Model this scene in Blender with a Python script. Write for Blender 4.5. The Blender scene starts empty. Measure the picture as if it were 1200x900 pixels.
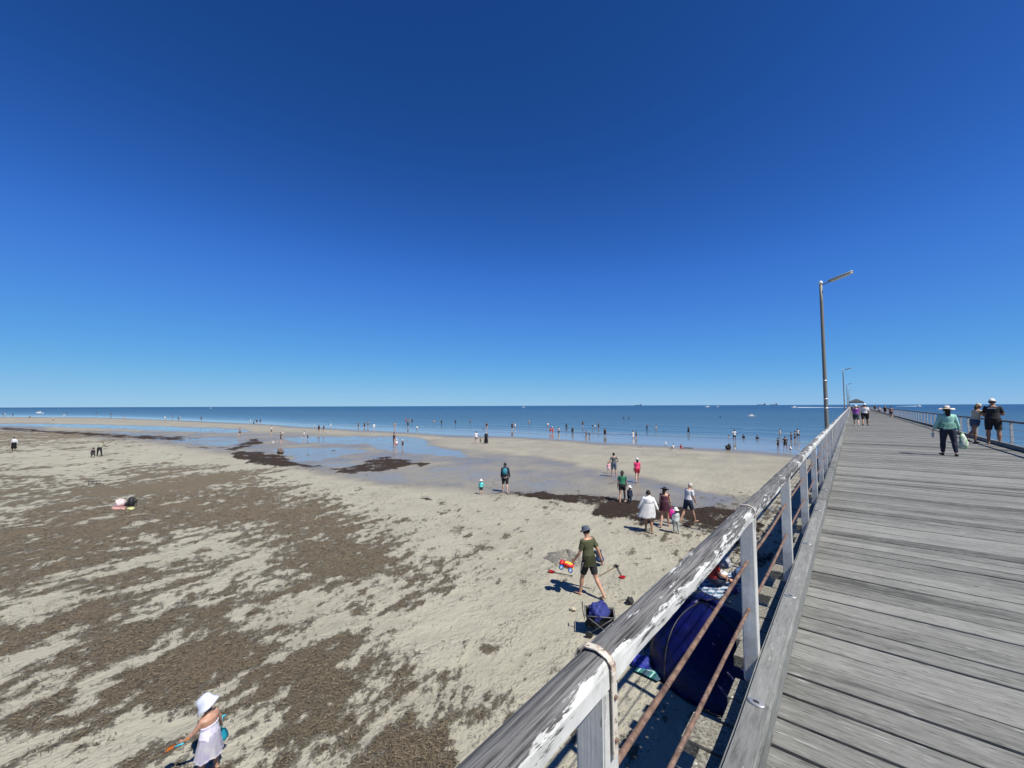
import bpy, bmesh, math, random
import numpy as np
from mathutils import Vector, Matrix, Quaternion
from math import sin, cos, tan, atan, radians, pi, hypot

random.seed(7)
RNG = np.random.RandomState(11)
scene = bpy.context.scene
COL = scene.collection

# ------------------------------------------------------------------ camera
# world: the jetty runs along +Y, its deck is z = 0, the eye is 1.6 m above it
F = 484.0
EYE = 1.6
YAW, PITCH, ROLL = radians(39.4), atan(25.5 / F), radians(0.19)
fw = np.array([-sin(YAW) * cos(PITCH), cos(YAW) * cos(PITCH), sin(PITCH)])
r0 = np.array([cos(YAW), sin(YAW), 0.0])
u0 = np.cross(r0, fw)
rt = r0 * cos(ROLL) - u0 * sin(ROLL)
up = np.cross(rt, fw)
cam = bpy.data.cameras.new('camera')
cam.sensor_width = 36.0
cam.lens = F / 1200.0 * 36.0
cam.clip_start = 0.05
cam.clip_end = 80000
camo = bpy.data.objects.new('camera', cam)
COL.objects.link(camo)
camo.matrix_world = Matrix(((rt[0], up[0], -fw[0], 0), (rt[1], up[1], -fw[1], 0), (rt[2], up[2], -fw[2], EYE), (0, 0, 0, 1)))
scene.camera = camo

# ------------------------------------------------------------------ sky, sun, exposure
SUN_EL = radians(56)
sd = Vector((0.98 * cos(SUN_EL), -0.18 * cos(SUN_EL), sin(SUN_EL))).normalized()
w = bpy.data.worlds.new('World')
scene.world = w
w.use_nodes = True
nt = w.node_tree
nt.nodes.clear()
sky = nt.nodes.new('ShaderNodeTexSky')
sky.sky_type = 'NISHITA'
sky.sun_disc = False
sky.sun_elevation = SUN_EL
sky.sun_rotation = math.atan2(sd.x, sd.y)
sky.altitude = 0
sky.air_density = 0.6
sky.dust_density = 0.0
sky.ozone_density = 8.0
# the phone's contrasty colour response, applied to the whole sky
sc_in = nt.nodes.new('ShaderNodeVectorMath'); sc_in.operation = 'SCALE'; sc_in.inputs['Scale'].default_value = 0.1
crv = nt.nodes.new('ShaderNodeRGBCurve')
crv.mapping.use_clip = False
for ch, pts in enumerate((((0, 0), (.035, .010), (.052, .022), (.088, .056), (.19, .120), (.456, .27), (1, .42)),
                          ((0, 0), (.074, .060), (.109, .108), (.18, .215), (.365, .380), (.667, .53), (1, .62)),
                          ((0, 0), (.176, .245), (.255, .42), (.398, .68), (.664, .79), (.83, .80), (1, .82)))):
    cu = crv.mapping.curves[ch]
    cu.points[0].location = pts[0]; cu.points[1].location = pts[-1]
    for p in pts[1:-1]: cu.points.new(*p)
crv.mapping.update()
sc_out = nt.nodes.new('ShaderNodeVectorMath'); sc_out.operation = 'SCALE'; sc_out.inputs['Scale'].default_value = 10.0
bg = nt.nodes.new('ShaderNodeBackground')
bg.inputs['Strength'].default_value = 0.069
wo = nt.nodes.new('ShaderNodeOutputWorld')
nt.links.new(sky.outputs[0], sc_in.inputs[0])
nt.links.new(sc_in.outputs[0], crv.inputs['Color'])
nt.links.new(crv.outputs[0], sc_out.inputs[0])
nt.links.new(sc_out.outputs[0], bg.inputs[0])
nt.links.new(bg.outputs[0], wo.inputs[0])
sl = bpy.data.lights.new('sun', 'SUN')
sl.energy = 5.0
sl.angle = radians(0.5)
sl.color = (1.0, 0.955, 0.87)
so = bpy.data.objects.new('sun', sl)
so.rotation_euler = (-sd).to_track_quat('-Z', 'Y').to_euler()
COL.objects.link(so)
scene.view_settings.view_transform = 'Standard'
scene.view_settings.look = 'None'
scene.view_settings.exposure = 0.50
scene.view_settings.gamma = 1.0
scene.view_settings.use_curve_mapping = False

# ------------------------------------------------------------------ survey helpers: where a thing seen in the photo stands in the world
def ray(px, py):
    return fw + rt * (px - 600) / F + up * (450 - py) / F

def project(P):
    v = P - np.array([0, 0, EYE])
    d = v @ fw
    dd = np.where(d > 0.02, d, 0.02)
    return 600 + F * (v @ rt) / dd, 450 - F * (v @ up) / dd, d

SEA = -3.55
def smooth(a, b, x):
    t = np.clip((x - a) / (b - a), 0, 1)
    return t * t * (3 - 2 * t)

def ground_z(x, y):
    return -3.15 - 0.37 * smooth(1.0, 30.0, y - 0.22 * x)

def on_ground(px, py):
    z = -3.3
    for _ in range(8):
        r = ray(px, py)
        t = (z - EYE) / r[2]
        p = r * t
        z = float(ground_z(p[0], p[1]))
    return Vector((p[0], p[1], z))

def on_z(px, py, z):
    r = ray(px, py)
    t = (z - EYE) / r[2]
    return Vector((r[0] * t, r[1] * t, z))

# ------------------------------------------------------------------ mesh helpers
def tag(o, label=None, cat=None, group=None, kind=None):
    if label: o['label'] = label
    if cat: o['category'] = cat
    if group: o['group'] = group
    if kind: o['kind'] = kind
    return o

def link(name, me, mats=None, parent=None):
    o = bpy.data.objects.new(name, me)
    COL.objects.link(o)
    if mats is not None:
        for m in (mats if isinstance(mats, (list, tuple)) else [mats]):
            me.materials.append(m)
    if parent is not None: o.parent = parent
    return o

def obj(name, bm, mats, parent=None, sm=False):
    me = bpy.data.meshes.new(name)
    bm.normal_update()
    bm.to_mesh(me)
    bm.free()
    if sm: me.polygons.foreach_set('use_smooth', [True] * len(me.polygons))
    return link(name, me, mats, parent)

def empty(name, loc, rz=0.0):
    o = bpy.data.objects.new(name, None)
    COL.objects.link(o)
    o.location = loc
    o.rotation_euler = (0, 0, rz)
    o.empty_display_size = 0.2
    return o

def box(bm, c, s, mat=None, mi=0):
    x, y, z = s[0] / 2, s[1] / 2, s[2] / 2
    vs = [Vector(v) for v in ((-x, -y, -z), (x, -y, -z), (x, y, -z), (-x, y, -z), (-x, -y, z), (x, -y, z), (x, y, z), (-x, y, z))]
    if mat is not None: vs = [mat @ v for v in vs]
    vs = [bm.verts.new(v + Vector(c)) for v in vs]
    fs = []
    for f in ((0, 3, 2, 1), (4, 5, 6, 7), (0, 1, 5, 4), (1, 2, 6, 5), (2, 3, 7, 6), (3, 0, 4, 7)):
        a = bm.faces.new([vs[i] for i in f]); a.material_index = mi; fs.append(a)
    return vs, fs

def rings(bm, centres, radii, n=10, side=None, close=True, mi=0, frames=None):
    """loft through rings; radii are (a, b) with a along 'side'"""
    cs = [Vector(c) for c in centres]
    rows = []
    for i, c in enumerate(cs):
        d = (cs[min(i + 1, len(cs) - 1)] - cs[max(i - 1, 0)])
        d = d.normalized() if d.length > 1e-9 else Vector((0, 0, 1))
        s = Vector(side) if side is not None else (Vector((1, 0, 0)) if abs(d.x) < 0.8 else Vector((0, 1, 0)))
        s = (s - d * s.dot(d)).normalized()
        t = d.cross(s)
        r = radii[i]
        a, b = (r, r) if not isinstance(r, (tuple, list)) else r
        rows.append([bm.verts.new(c + s * cos(2 * pi * k / n) * a + t * sin(2 * pi * k / n) * b) for k in range(n)])
    for i in range(len(rows) - 1):
        for k in range(n):
            f = bm.faces.new((rows[i][k], rows[i][(k + 1) % n], rows[i + 1][(k + 1) % n], rows[i + 1][k])); f.material_index = mi
    if close:
        f = bm.faces.new(rows[0][::-1]); f.material_index = mi
        f = bm.faces.new(rows[-1]); f.material_index = mi
    return rows

def tube(bm, pts, r, n=8, mi=0):
    rr = r if isinstance(r, (list, tuple)) else [r] * len(pts)
    return rings(bm, pts, rr, n=n, mi=mi)

def ball(bm, c, r, n=12, m=8, mi=0):
    a, b, h = (r, r, r) if not isinstance(r, (tuple, list)) else r
    cs, rs = [], []
    rows = []
    c = Vector(c)
    top = bm.verts.new(c + Vector((0, 0, h))); bot = bm.verts.new(c - Vector((0, 0, h)))
    for i in range(1, m):
        th = pi * i / m
        rows.append([bm.verts.new(c + Vector((a * sin(th) * cos(2 * pi * k / n), b * sin(th) * sin(2 * pi * k / n), h * cos(th)))) for k in range(n)])
    for k in range(n):
        f = bm.faces.new((top, rows[0][k], rows[0][(k + 1) % n])); f.material_index = mi
        f = bm.faces.new((bot, rows[-1][(k + 1) % n], rows[-1][k])); f.material_index = mi
    for i in range(len(rows) - 1):
        for k in range(n):
            f = bm.faces.new((rows[i][k], rows[i + 1][k], rows[i + 1][(k + 1) % n], rows[i][(k + 1) % n])); f.material_index = mi

# numpy noise
def vnoise(x, y, seed=0):
    xi = np.floor(x).astype(np.int64); yi = np.floor(y).astype(np.int64)
    xf = x - xi; yf = y - yi
    def h(a, b):
        n = (a * 374761393 + b * 668265263 + seed * 1442695041) & 0xffffffff
        n = ((n ^ (n >> 13)) * 1274126177) & 0xffffffff
        n = (n ^ (n >> 16)) & 0xffffffff
        return n / 4294967295.0
    u = xf * xf * (3 - 2 * xf); v = yf * yf * (3 - 2 * yf)
    a = h(xi, yi); b = h(xi + 1, yi); c = h(xi, yi + 1); d = h(xi + 1, yi + 1)
    return (a * (1 - u) + b * u) * (1 - v) + (c * (1 - u) + d * u) * v

def fbm(x, y, oct=4, seed=0, gain=0.5):
    s = np.zeros_like(x); a = 1.0; t = 0.0
    for i in range(oct):
        s = s + a * vnoise(x * 2 ** i + 17.3 * i, y * 2 ** i - 9.1 * i, seed + i)
        t += a; a *= gain
    return s / t

# ------------------------------------------------------------------ materials
def new_mat(name):
    m = bpy.data.materials.new(name)
    m.use_nodes = True
    n = m.node_tree
    b = n.nodes['Principled BSDF']
    return m, n, b

def N(n, t, **kw):
    x = n.nodes.new(t)
    for k, v in kw.items():
        if k in x.inputs: x.inputs[k].default_value = v
        else: setattr(x, k, v)
    return x

def math_n(n, op, a, b=None, c=None, clamp=False):
    x = n.nodes.new('ShaderNodeMath'); x.operation = op; x.use_clamp = clamp
    for i, v in enumerate((a, b, c)):
        if v is None: continue
        if isinstance(v, (int, float)): x.inputs[i].default_value = v
        else: n.links.new(v, x.inputs[i])
    return x.outputs[0]

def mixc(n, f, a, b):
    x = n.nodes.new('ShaderNodeMix'); x.data_type = 'RGBA'
    if isinstance(f, (int, float)): x.inputs[0].default_value = f
    else: n.links.new(f, x.inputs[0])
    for i, v in ((6, a), (7, b)):
        if isinstance(v, tuple): x.inputs[i].default_value = (*v[:3], 1)
        else: n.links.new(v, x.inputs[i])
    return x.outputs[2]

def mapr(n, v, a, b, c=0.0, d=1.0, smoothstep=False):
    x = n.nodes.new('ShaderNodeMapRange')
    if smoothstep: x.interpolation_type = 'SMOOTHSTEP'
    n.links.new(v, x.inputs[0])
    x.inputs[1].default_value = a; x.inputs[2].default_value = b
    x.inputs[3].default_value = c; x.inputs[4].default_value = d
    return x.outputs[0]

def noise_n(n, scale=(1, 1, 1), s=1.0, detail=4, rough=0.55, rot=(0, 0, 0), coord='Object', dist=0.0):
    tc = n.nodes.new('ShaderNodeTexCoord')
    mp = n.nodes.new('ShaderNodeMapping')
    mp.inputs['Scale'].default_value = scale
    mp.inputs['Rotation'].default_value = rot
    n.links.new(tc.outputs[coord], mp.inputs[0])
    t = n.nodes.new('ShaderNodeTexNoise')
    t.inputs['Scale'].default_value = s
    t.inputs['Detail'].default_value = detail
    t.inputs['Roughness'].default_value = rough
    t.inputs['Distortion'].default_value = dist
    n.links.new(mp.outputs[0], t.inputs[0])
    return t.outputs[0]

def attr(n, name):
    a = n.nodes.new('ShaderNodeAttribute'); a.attribute_name = name
    return a.outputs['Fac']

def bump(n, b, h, strength=0.5, dist=0.01):
    x = n.nodes.new('ShaderNodeBump')
    if isinstance(strength, (int, float)): x.inputs['Strength'].default_value = strength
    else: n.links.new(strength, x.inputs['Strength'])
    x.inputs['Distance'].default_value = dist
    n.links.new(h, x.inputs['Height'])
    n.links.new(x.outputs[0], b.inputs['Normal'])
    return x

_cloth = {}
def cloth(col, rough=0.9, name='cloth'):
    k = (tuple(round(c, 3) for c in col), rough, name)
    if k in _cloth: return _cloth[k]
    m, n, b = new_mat(name)
    v = noise_n(n, s=9, detail=3)
    f = mapr(n, v, 0.3, 0.7, 0.8, 1.15)
    vm = N(n, 'ShaderNodeVectorMath', operation='SCALE'); vm.inputs[0].default_value = col
    n.links.new(f, vm.inputs['Scale'])
    n.links.new(vm.outputs[0], b.inputs['Base Color'])
    b.inputs['Roughness'].default_value = rough
    bump(n, b, noise_n(n, s=25, detail=3), 0.35, 0.01)
    _cloth[k] = m
    return m

def skin_mat(col):
    k = ('skin', col)
    if k in _cloth: return _cloth[k]
    m, n, b = new_mat('skin')
    v = noise_n(n, s=14, detail=2)
    n.links.new(mixc(n, mapr(n, v, 0.3, 0.7), tuple(c * 0.85 for c in col), tuple(min(1, c * 1.12) for c in col)), b.inputs['Base Color'])
    b.inputs['Roughness'].default_value = 0.55
    b.inputs['Subsurface Weight'].default_value = 0.08
    b.inputs['Subsurface Radius'].default_value = (0.01, 0.004, 0.002)
    _cloth[k] = m
    return m

def plain(name, col, rough=0.6, metal=0.0):
    m, n, b = new_mat(name)
    v = noise_n(n, s=18, detail=4)
    n.links.new(mixc(n, mapr(n, v, 0.35, 0.7), tuple(c * 0.86 for c in col), col), b.inputs['Base Color'])
    b.inputs['Roughness'].default_value = rough
    b.inputs['Metallic'].default_value = metal
    return m

# --- weathered deck planks: grain runs across the jetty (x)
def wood_material(name, along, base=(0.108, 0.109, 0.099), light=(0.222, 0.223, 0.204), dark=(0.026, 0.025, 0.021), lichen=0.0, crackk=.8):
    m, n, b = new_mat(name)
    sc = {'x': (1.2, 12, 12), 'y': (12, 1.2, 12), 'z': (12, 12, 1.2)}[along]
    fine = {'x': (9, 95, 95), 'y': (95, 9, 95), 'z': (95, 95, 9)}[along]
    mid = {'x': (5, 42, 42), 'y': (42, 5, 42), 'z': (42, 42, 5)}[along]
    t = attr(n, 'tint')
    off = n.nodes.new('ShaderNodeCombineXYZ')
    n.links.new(math_n(n, 'MULTIPLY', t, 37.0), off.inputs[0]); n.links.new(math_n(n, 'MULTIPLY', t, 91.0), off.inputs[2])
    def nz(scale, detail, rough, dist=0.0):
        tc = n.nodes.new('ShaderNodeTexCoord')
        ad = N(n, 'ShaderNodeVectorMath', operation='ADD')
        n.links.new(tc.outputs['Object'], ad.inputs[0]); n.links.new(off.outputs[0], ad.inputs[1])
        mu = N(n, 'ShaderNodeVectorMath', operation='MULTIPLY'); mu.inputs[1].default_value = scale
        n.links.new(ad.outputs[0], mu.inputs[0])
        x = n.nodes.new('ShaderNodeTexNoise'); x.inputs['Scale'].default_value = 1
        x.inputs['Detail'].default_value = detail; x.inputs['Roughness'].default_value = rough; x.inputs['Distortion'].default_value = dist
        n.links.new(mu.outputs[0], x.inputs[0])
        return x.outputs[0]
    a = nz(sc, 4, 0.6, 0.6); f = nz(fine, 3, 0.65); g = nz(mid, 5, 0.7, 0.4)
    blot = noise_n(n, s=1.1, detail=4, rough=0.6)
    v = math_n(n, 'ADD', math_n(n, 'MULTIPLY', a, 0.36), math_n(n, 'MULTIPLY', g, 0.64))
    v = math_n(n, 'ADD', v, math_n(n, 'MULTIPLY', math_n(n, 'SUBTRACT', t, 0.5), 0.19))
    v = math_n(n, 'ADD', v, math_n(n, 'MULTIPLY', math_n(n, 'SUBTRACT', blot, 0.5), 0.24))
    c = mixc(n, mapr(n, v, 0.34, 0.64), base, light)
    c = mixc(n, mapr(n, v, 0.38, 0.22, 0, .8), c, dark)
    crack = mapr(n, f, 0.43, 0.31, 0.0, 1.0)
    c = mixc(n, math_n(n, 'MULTIPLY', crack, crackk), c, dark)
    fl = mapr(n, nz(tuple(q * 0.8 for q in fine), 2, 0.5), 0.66, 0.74)
    c = mixc(n, math_n(n, 'MULTIPLY', fl, 0.45), c, (0.5, 0.5, 0.48))
    if along == 'x':      # the ends outside the kerb are never walked on: brown, pitted, lichened
        tcx = n.nodes.new('ShaderNodeTexCoord'); sx = n.nodes.new('ShaderNodeSeparateXYZ'); n.links.new(tcx.outputs['Object'], sx.inputs[0])
        ef = mapr(n, sx.outputs[0], -0.42, -0.50)
        ln = noise_n(n, s=60, detail=5, rough=0.75)
        ec = mixc(n, mapr(n, ln, 0.38, 0.62), (0.075, 0.068, 0.052), (0.26, 0.25, 0.205))
        ec = mixc(n, mapr(n, noise_n(n, s=28, detail=3), 0.64, 0.70), ec, (0.5, 0.5, 0.44))
        c = mixc(n, ef, c, ec)
        # salt and bird lime bleached into a few spots
        sn = noise_n(n, scale=(1.3, 5, 5), s=1, detail=6, rough=0.75)
        c = mixc(n, mapr(n, sn, 0.69, 0.76, 0, 0.7), c, (0.6, 0.6, 0.57))
    # knots and nail stains
    vo = n.nodes.new('ShaderNodeTexVoronoi'); vo.inputs['Scale'].default_value = 1.7
    tc = n.nodes.new('ShaderNodeTexCoord'); n.links.new(tc.outputs['Object'], vo.inputs[0])
    c = mixc(n, mapr(n, vo.outputs['Distance'], 0.035, 0.02, 0, 0.7), c, (0.05, 0.045, 0.04))
    if lichen:
        ln = noise_n(n, s=55, detail=5, rough=0.7)
        c = mixc(n, mapr(n, ln, 0.52, 0.62, 0, lichen), c, (0.42, 0.42, 0.33))
        c = mixc(n, mapr(n, noise_n(n, s=35, detail=4), 0.5, 0.62, 0, 0.6), c, (0.10, 0.095, 0.07))
    n.links.new(c, b.inputs['Base Color'])
    b.inputs['Roughness'].default_value = 0.82
    b.inputs['Specular IOR Level'].default_value = 0.3
    h = math_n(n, 'ADD', math_n(n, 'MULTIPLY', g, 0.6), math_n(n, 'MULTIPLY', f, 0.4))
    bump(n, b, h, 0.55, 0.006)
    return m

M_deck = wood_material('weathered_deck_timber', 'x')
M_kerb = wood_material('weathered_kerb_timber', 'y', crackk=.3, base=(0.115, 0.118, 0.112), light=(0.215, 0.22, 0.208))
M_ends = wood_material('lichen_board_ends', 'x', base=(0.22, 0.21, 0.18), light=(0.34, 0.33, 0.29), lichen=0.6)
M_pile = wood_material('dark_pile_timber', 'z', base=(0.12, 0.105, 0.085), light=(0.2, 0.18, 0.15), dark=(0.03, 0.027, 0.022))
M_beam = wood_material('dark_beam_timber', 'y', base=(0.12, 0.105, 0.085), light=(0.2, 0.18, 0.15), dark=(0.03, 0.027, 0.022))

def paint_material(name, along, keep_side=0.78, keep_top=0.18):
    """flaking white paint over grey timber; the sun and feet have worn the top face bare"""
    m, n, b = new_mat(name)
    st = {'y': (9, 1.6, 9), 'z': (9, 9, 1.4)}[along]
    st2 = {'y': (70, 9, 70), 'z': (70, 70, 8)}[along]
    gr = {'y': (170, 4, 170), 'z': (170, 170, 4)}[along]
    g1 = noise_n(n, scale=st, detail=6, rough=0.72, dist=0.8)
    g2 = noise_n(n, scale=st2, detail=4, rough=0.7)
    gg = noise_n(n, scale=gr, detail=4, rough=0.7, dist=0.3)
    wear = math_n(n, 'ADD', math_n(n, 'MULTIPLY', g1, 0.6), math_n(n, 'MULTIPLY', g2, 0.4))
    ge = n.nodes.new('ShaderNodeAttribute'); ge.attribute_name = 'paint'
    lim = ge.outputs['Fac']
    diff = math_n(n, 'SUBTRACT', lim, wear)
    pf = mapr(n, diff, -0.012, 0.012)
    edge = mapr(n, math_n(n, 'ABSOLUTE', diff), 0.0, 0.018, 1.0, 0.0)
    wv = noise_n(n, scale=gr, detail=5, rough=0.7)
    wood = mixc(n, mapr(n, wv, 0.38, 0.62), (0.024, 0.024, 0.024), (0.175, 0.173, 0.168))
    wood = mixc(n, mapr(n, gg, 0.42, 0.30), wood, (0.022, 0.02, 0.02))
    dirt = noise_n(n, s=7, detail=5, rough=0.65)
    paint = mixc(n, mapr(n, dirt, 0.35, 0.7), (0.40, 0.40, 0.375), (0.66, 0.66, 0.63))
    rust = mapr(n, noise_n(n, scale=(6, 6, 2.2), detail=5, rough=0.7), 0.64, 0.76)
    paint = mixc(n, math_n(n, 'MULTIPLY', rust, 0.7), paint, (0.42, 0.25, 0.12))
    c = mixc(n, pf, wood, paint)
    n.links.new(c, b.inputs['Base Color'])
    n.links.new(mapr(n, pf, 0, 1, 0.85, 0.5), b.inputs['Roughness'])
    h = math_n(n, 'ADD', math_n(n, 'MULTIPLY', pf, 0.6), math_n(n, 'MULTIPLY', gg, 0.5))
    bump(n, b, h, 0.7, 0.003)
    return m
M_railpaint = paint_material('flaking_white_rail_paint', 'y')
M_postpaint = paint_material('flaking_white_post_paint', 'z')

def rust_material(name, paint=0.0):
    m, n, b = new_mat(name)
    v = noise_n(n, s=22, detail=5, rough=0.7)
    c = mixc(n, mapr(n, v, 0.35, 0.65), (0.075, 0.042, 0.03), (0.22, 0.135, 0.095))
    v2 = noise_n(n, s=60, detail=4, rough=0.7)
    c = mixc(n, mapr(n, v2, 0.55, 0.7), c, (0.30, 0.24, 0.20))
    if paint:
        v3 = noise_n(n, scale=(1, 1, 1.6), s=13, detail=6, rough=0.75)
        c = mixc(n, mapr(n, v3, 0.63, 0.55), c, (0.52, 0.48, 0.40))
        c = mixc(n, mapr(n, v2, 0.60, 0.68, 0, .6), c, (0.42, 0.22, 0.08))
    n.links.new(c, b.inputs['Base Color'])
    b.inputs['Roughness'].default_value = 0.75
    b.inputs['Metallic'].default_value = 0.0 if paint else 0.2
    bump(n, b, v2, 0.6, 0.002)
    return m
M_rust = rust_material('rusty_iron')
M_strap = rust_material('painted_rusting_strap', paint=1.0)
M_galv = plain('galvanised_steel', (0.42, 0.43, 0.43), 0.45, 0.6)
M_pole = plain('dull_grey_pole', (0.20, 0.19, 0.17), 0.6, 0.2)
M_lens = plain('lamp_lens_plastic', (0.62, 0.60, 0.50), 0.35)
M_black = plain('black_plastic', (0.012, 0.012, 0.013), 0.5)
M_white = plain('white_gloss', (0.78, 0.78, 0.77), 0.35)
M_red = plain('red_plastic', (0.60, 0.02, 0.02), 0.4)
M_yellow = plain('yellow_plastic', (0.75, 0.50, 0.05), 0.4)
M_blue = plain('blue_plastic', (0.03, 0.16, 0.45), 0.4)
M_orange = plain('orange_plastic', (0.85, 0.26, 0.02), 0.4)
M_cyan = plain('cyan_plastic', (0.03, 0.50, 0.68), 0.35)

# --- beach
def ground_material():
    m, n, b = new_mat('beach_sand')
    weed, wweed, wet, pool, shade = attr(n, 'dry_weed'), attr(n, 'wet_weed'), attr(n, 'wet'), attr(n, 'pool'), attr(n, 'tone')
    big = noise_n(n, s=0.35, detail=5, rough=0.6)
    fine = noise_n(n, s=30, detail=4, rough=0.7)
    mid = noise_n(n, scale=(1.0, 0.55, 1), s=4.5, detail=6, rough=0.68)
    grain = noise_n(n, s=160, detail=2, rough=0.6)
    sand = mixc(n, mapr(n, big, 0.3, 0.7), (0.250, 0.236, 0.182), (0.312, 0.296, 0.230))
    sand = mixc(n, mapr(n, mid, 0.42, 0.28, 0, 0.45), sand, (0.175, 0.160, 0.112))
    blotch = noise_n(n, scale=(1, .6, 1), s=1.3, detail=5, rough=0.7)
    sand = mixc(n, mapr(n, blotch, 0.46, 0.30, 0, 0.5), sand, (0.20, 0.185, 0.135))
    sand = mixc(n, mapr(n, grain, 0.3, 0.7, 0.0, 0.25), sand, (0.38, 0.36, 0.30))
    # loose specks of dry weed on the open sand
    sp = math_n(n, 'ADD', math_n(n, 'MULTIPLY', mid, 0.55), math_n(n, 'MULTIPLY', fine, 0.45))
    sand = mixc(n, math_n(n, 'MULTIPLY', mapr(n, sp, 0.60, 0.66), attr(n, 'specks')), sand, (0.12, 0.10, 0.075))
    wetc = mixc(n, mapr(n, big, 0.3, 0.7), (0.145, 0.128, 0.098), (0.185, 0.163, 0.124))
    c = mixc(n, wet, sand, wetc)
    c = mixc(n, pool, c, (0.205, 0.192, 0.155))
    # fibrous dry seaweed
    f1 = noise_n(n, scale=(1, 1, 1), s=34, detail=5, rough=0.75, dist=1.5)
    f2 = noise_n(n, scale=(1, 1, 1), s=90, detail=3, rough=0.7, dist=2.0)
    sc12 = noise_n(n, scale=(1, .6, 1), s=13, detail=5, rough=0.75, dist=.8)
    wn = math_n(n, 'ADD', math_n(n, 'ADD', math_n(n, 'MULTIPLY', mid, 0.36), math_n(n, 'MULTIPLY', sc12, 0.34)), math_n(n, 'MULTIPLY', f1, 0.30))
    wfac = mapr(n, math_n(n, 'ADD', weed, math_n(n, 'MULTIPLY', math_n(n, 'SUBTRACT', wn, 0.5), 2.6)), 0.40, 0.62)
    wcl = mixc(n, mapr(n, big, 0.35, 0.65), (0.225, 0.175, 0.112), (0.192, 0.162, 0.102))
    wc = mixc(n, mapr(n, f1, 0.35, 0.60), (0.030, 0.023, 0.014), wcl)
    wc = mixc(n, mapr(n, sc12, 0.40, 0.28, 0, .6), wc, (0.035, 0.028, 0.018))
    wc = mixc(n, mapr(n, f2, 0.50, 0.68, 0, 0.6), wc, (0.26, 0.22, 0.155))
    wc = mixc(n, mapr(n, f2, 0.44, 0.32, 0, 0.8), wc, (0.03, 0.024, 0.018))
    c = mixc(n, wfac, c, wc)
    # fresh wet wrack
    xn = math_n(n, 'ADD', math_n(n, 'MULTIPLY', mid, 0.6), math_n(n, 'MULTIPLY', f1, 0.4))
    xfac = mapr(n, math_n(n, 'ADD', wweed, math_n(n, 'MULTIPLY', math_n(n, 'SUBTRACT', math_n(n, 'ADD', math_n(n, 'MULTIPLY', xn, .6), math_n(n, 'MULTIPLY', sc12, .4)), 0.5), 2.6)), 0.40, 0.55)
    xc = mixc(n, mapr(n, f1, 0.4, 0.65), (0.012, 0.008, 0.005), (0.058, 0.036, 0.020))
    c = mixc(n, xfac, c, xc)
    n.links.new(c, b.inputs['Base Color'])
    anyw = math_n(n, 'MAXIMUM', wfac, xfac)
    keep = math_n(n, 'SUBTRACT', 1.0, anyw)
    gl = math_n(n, 'MULTIPLY', math_n(n, 'MAXIMUM', math_n(n, 'MULTIPLY', wet, 0.74), pool), keep)
    rn = math_n(n, 'ADD', gl, math_n(n, 'MULTIPLY', math_n(n, 'SUBTRACT', mid, 0.5), math_n(n, 'MULTIPLY', wet, 0.35)))
    n.links.new(mapr(n, rn, 0.0, 1.0, 0.92, 0.06), b.inputs['Roughness'])
    n.links.new(mapr(n, gl, 0.0, 1.0, 0.25, 0.5), b.inputs['Specular IOR Level'])
    hs_ = math_n(n, 'ADD', math_n(n, 'MULTIPLY', mid, 0.9), math_n(n, 'MULTIPLY', fine, 0.22))
    dry = math_n(n, 'SUBTRACT', 1.0, math_n(n, 'MULTIPLY', math_n(n, 'MAXIMUM', wet, pool), 0.93))
    tcv = n.nodes.new('ShaderNodeTexCoord'); vo = n.nodes.new('ShaderNodeTexVoronoi'); vo.feature = 'SMOOTH_F1'; vo.inputs['Scale'].default_value = 2.6
    vo.inputs['Smoothness'].default_value = .25
    wv_ = N(n, 'ShaderNodeVectorMath', operation='ADD'); n.links.new(tcv.outputs['Object'], wv_.inputs[0]); n.links.new(noise_n(n, s=1.6, detail=3), wv_.inputs[1])
    n.links.new(wv_.outputs[0], vo.inputs['Vector'])
    foot = math_n(n, 'MULTIPLY', mapr(n, vo.outputs['Distance'], 0.05, 0.34, 0, 1, True), mapr(n, blotch, .40, .58))
    hs_ = math_n(n, 'ADD', hs_, math_n(n, 'MULTIPLY', foot, 0.85))
    hs_ = math_n(n, 'MULTIPLY', hs_, dry)
    hw = math_n(n, 'ADD', math_n(n, 'MULTIPLY', f1, 1.2), math_n(n, 'MULTIPLY', f2, 0.5))
    h = math_n(n, 'ADD', hs_, math_n(n, 'MULTIPLY', hw, anyw))
    bump(n, b, h, 0.9, 0.045)
    return m
M_ground = ground_material()

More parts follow.
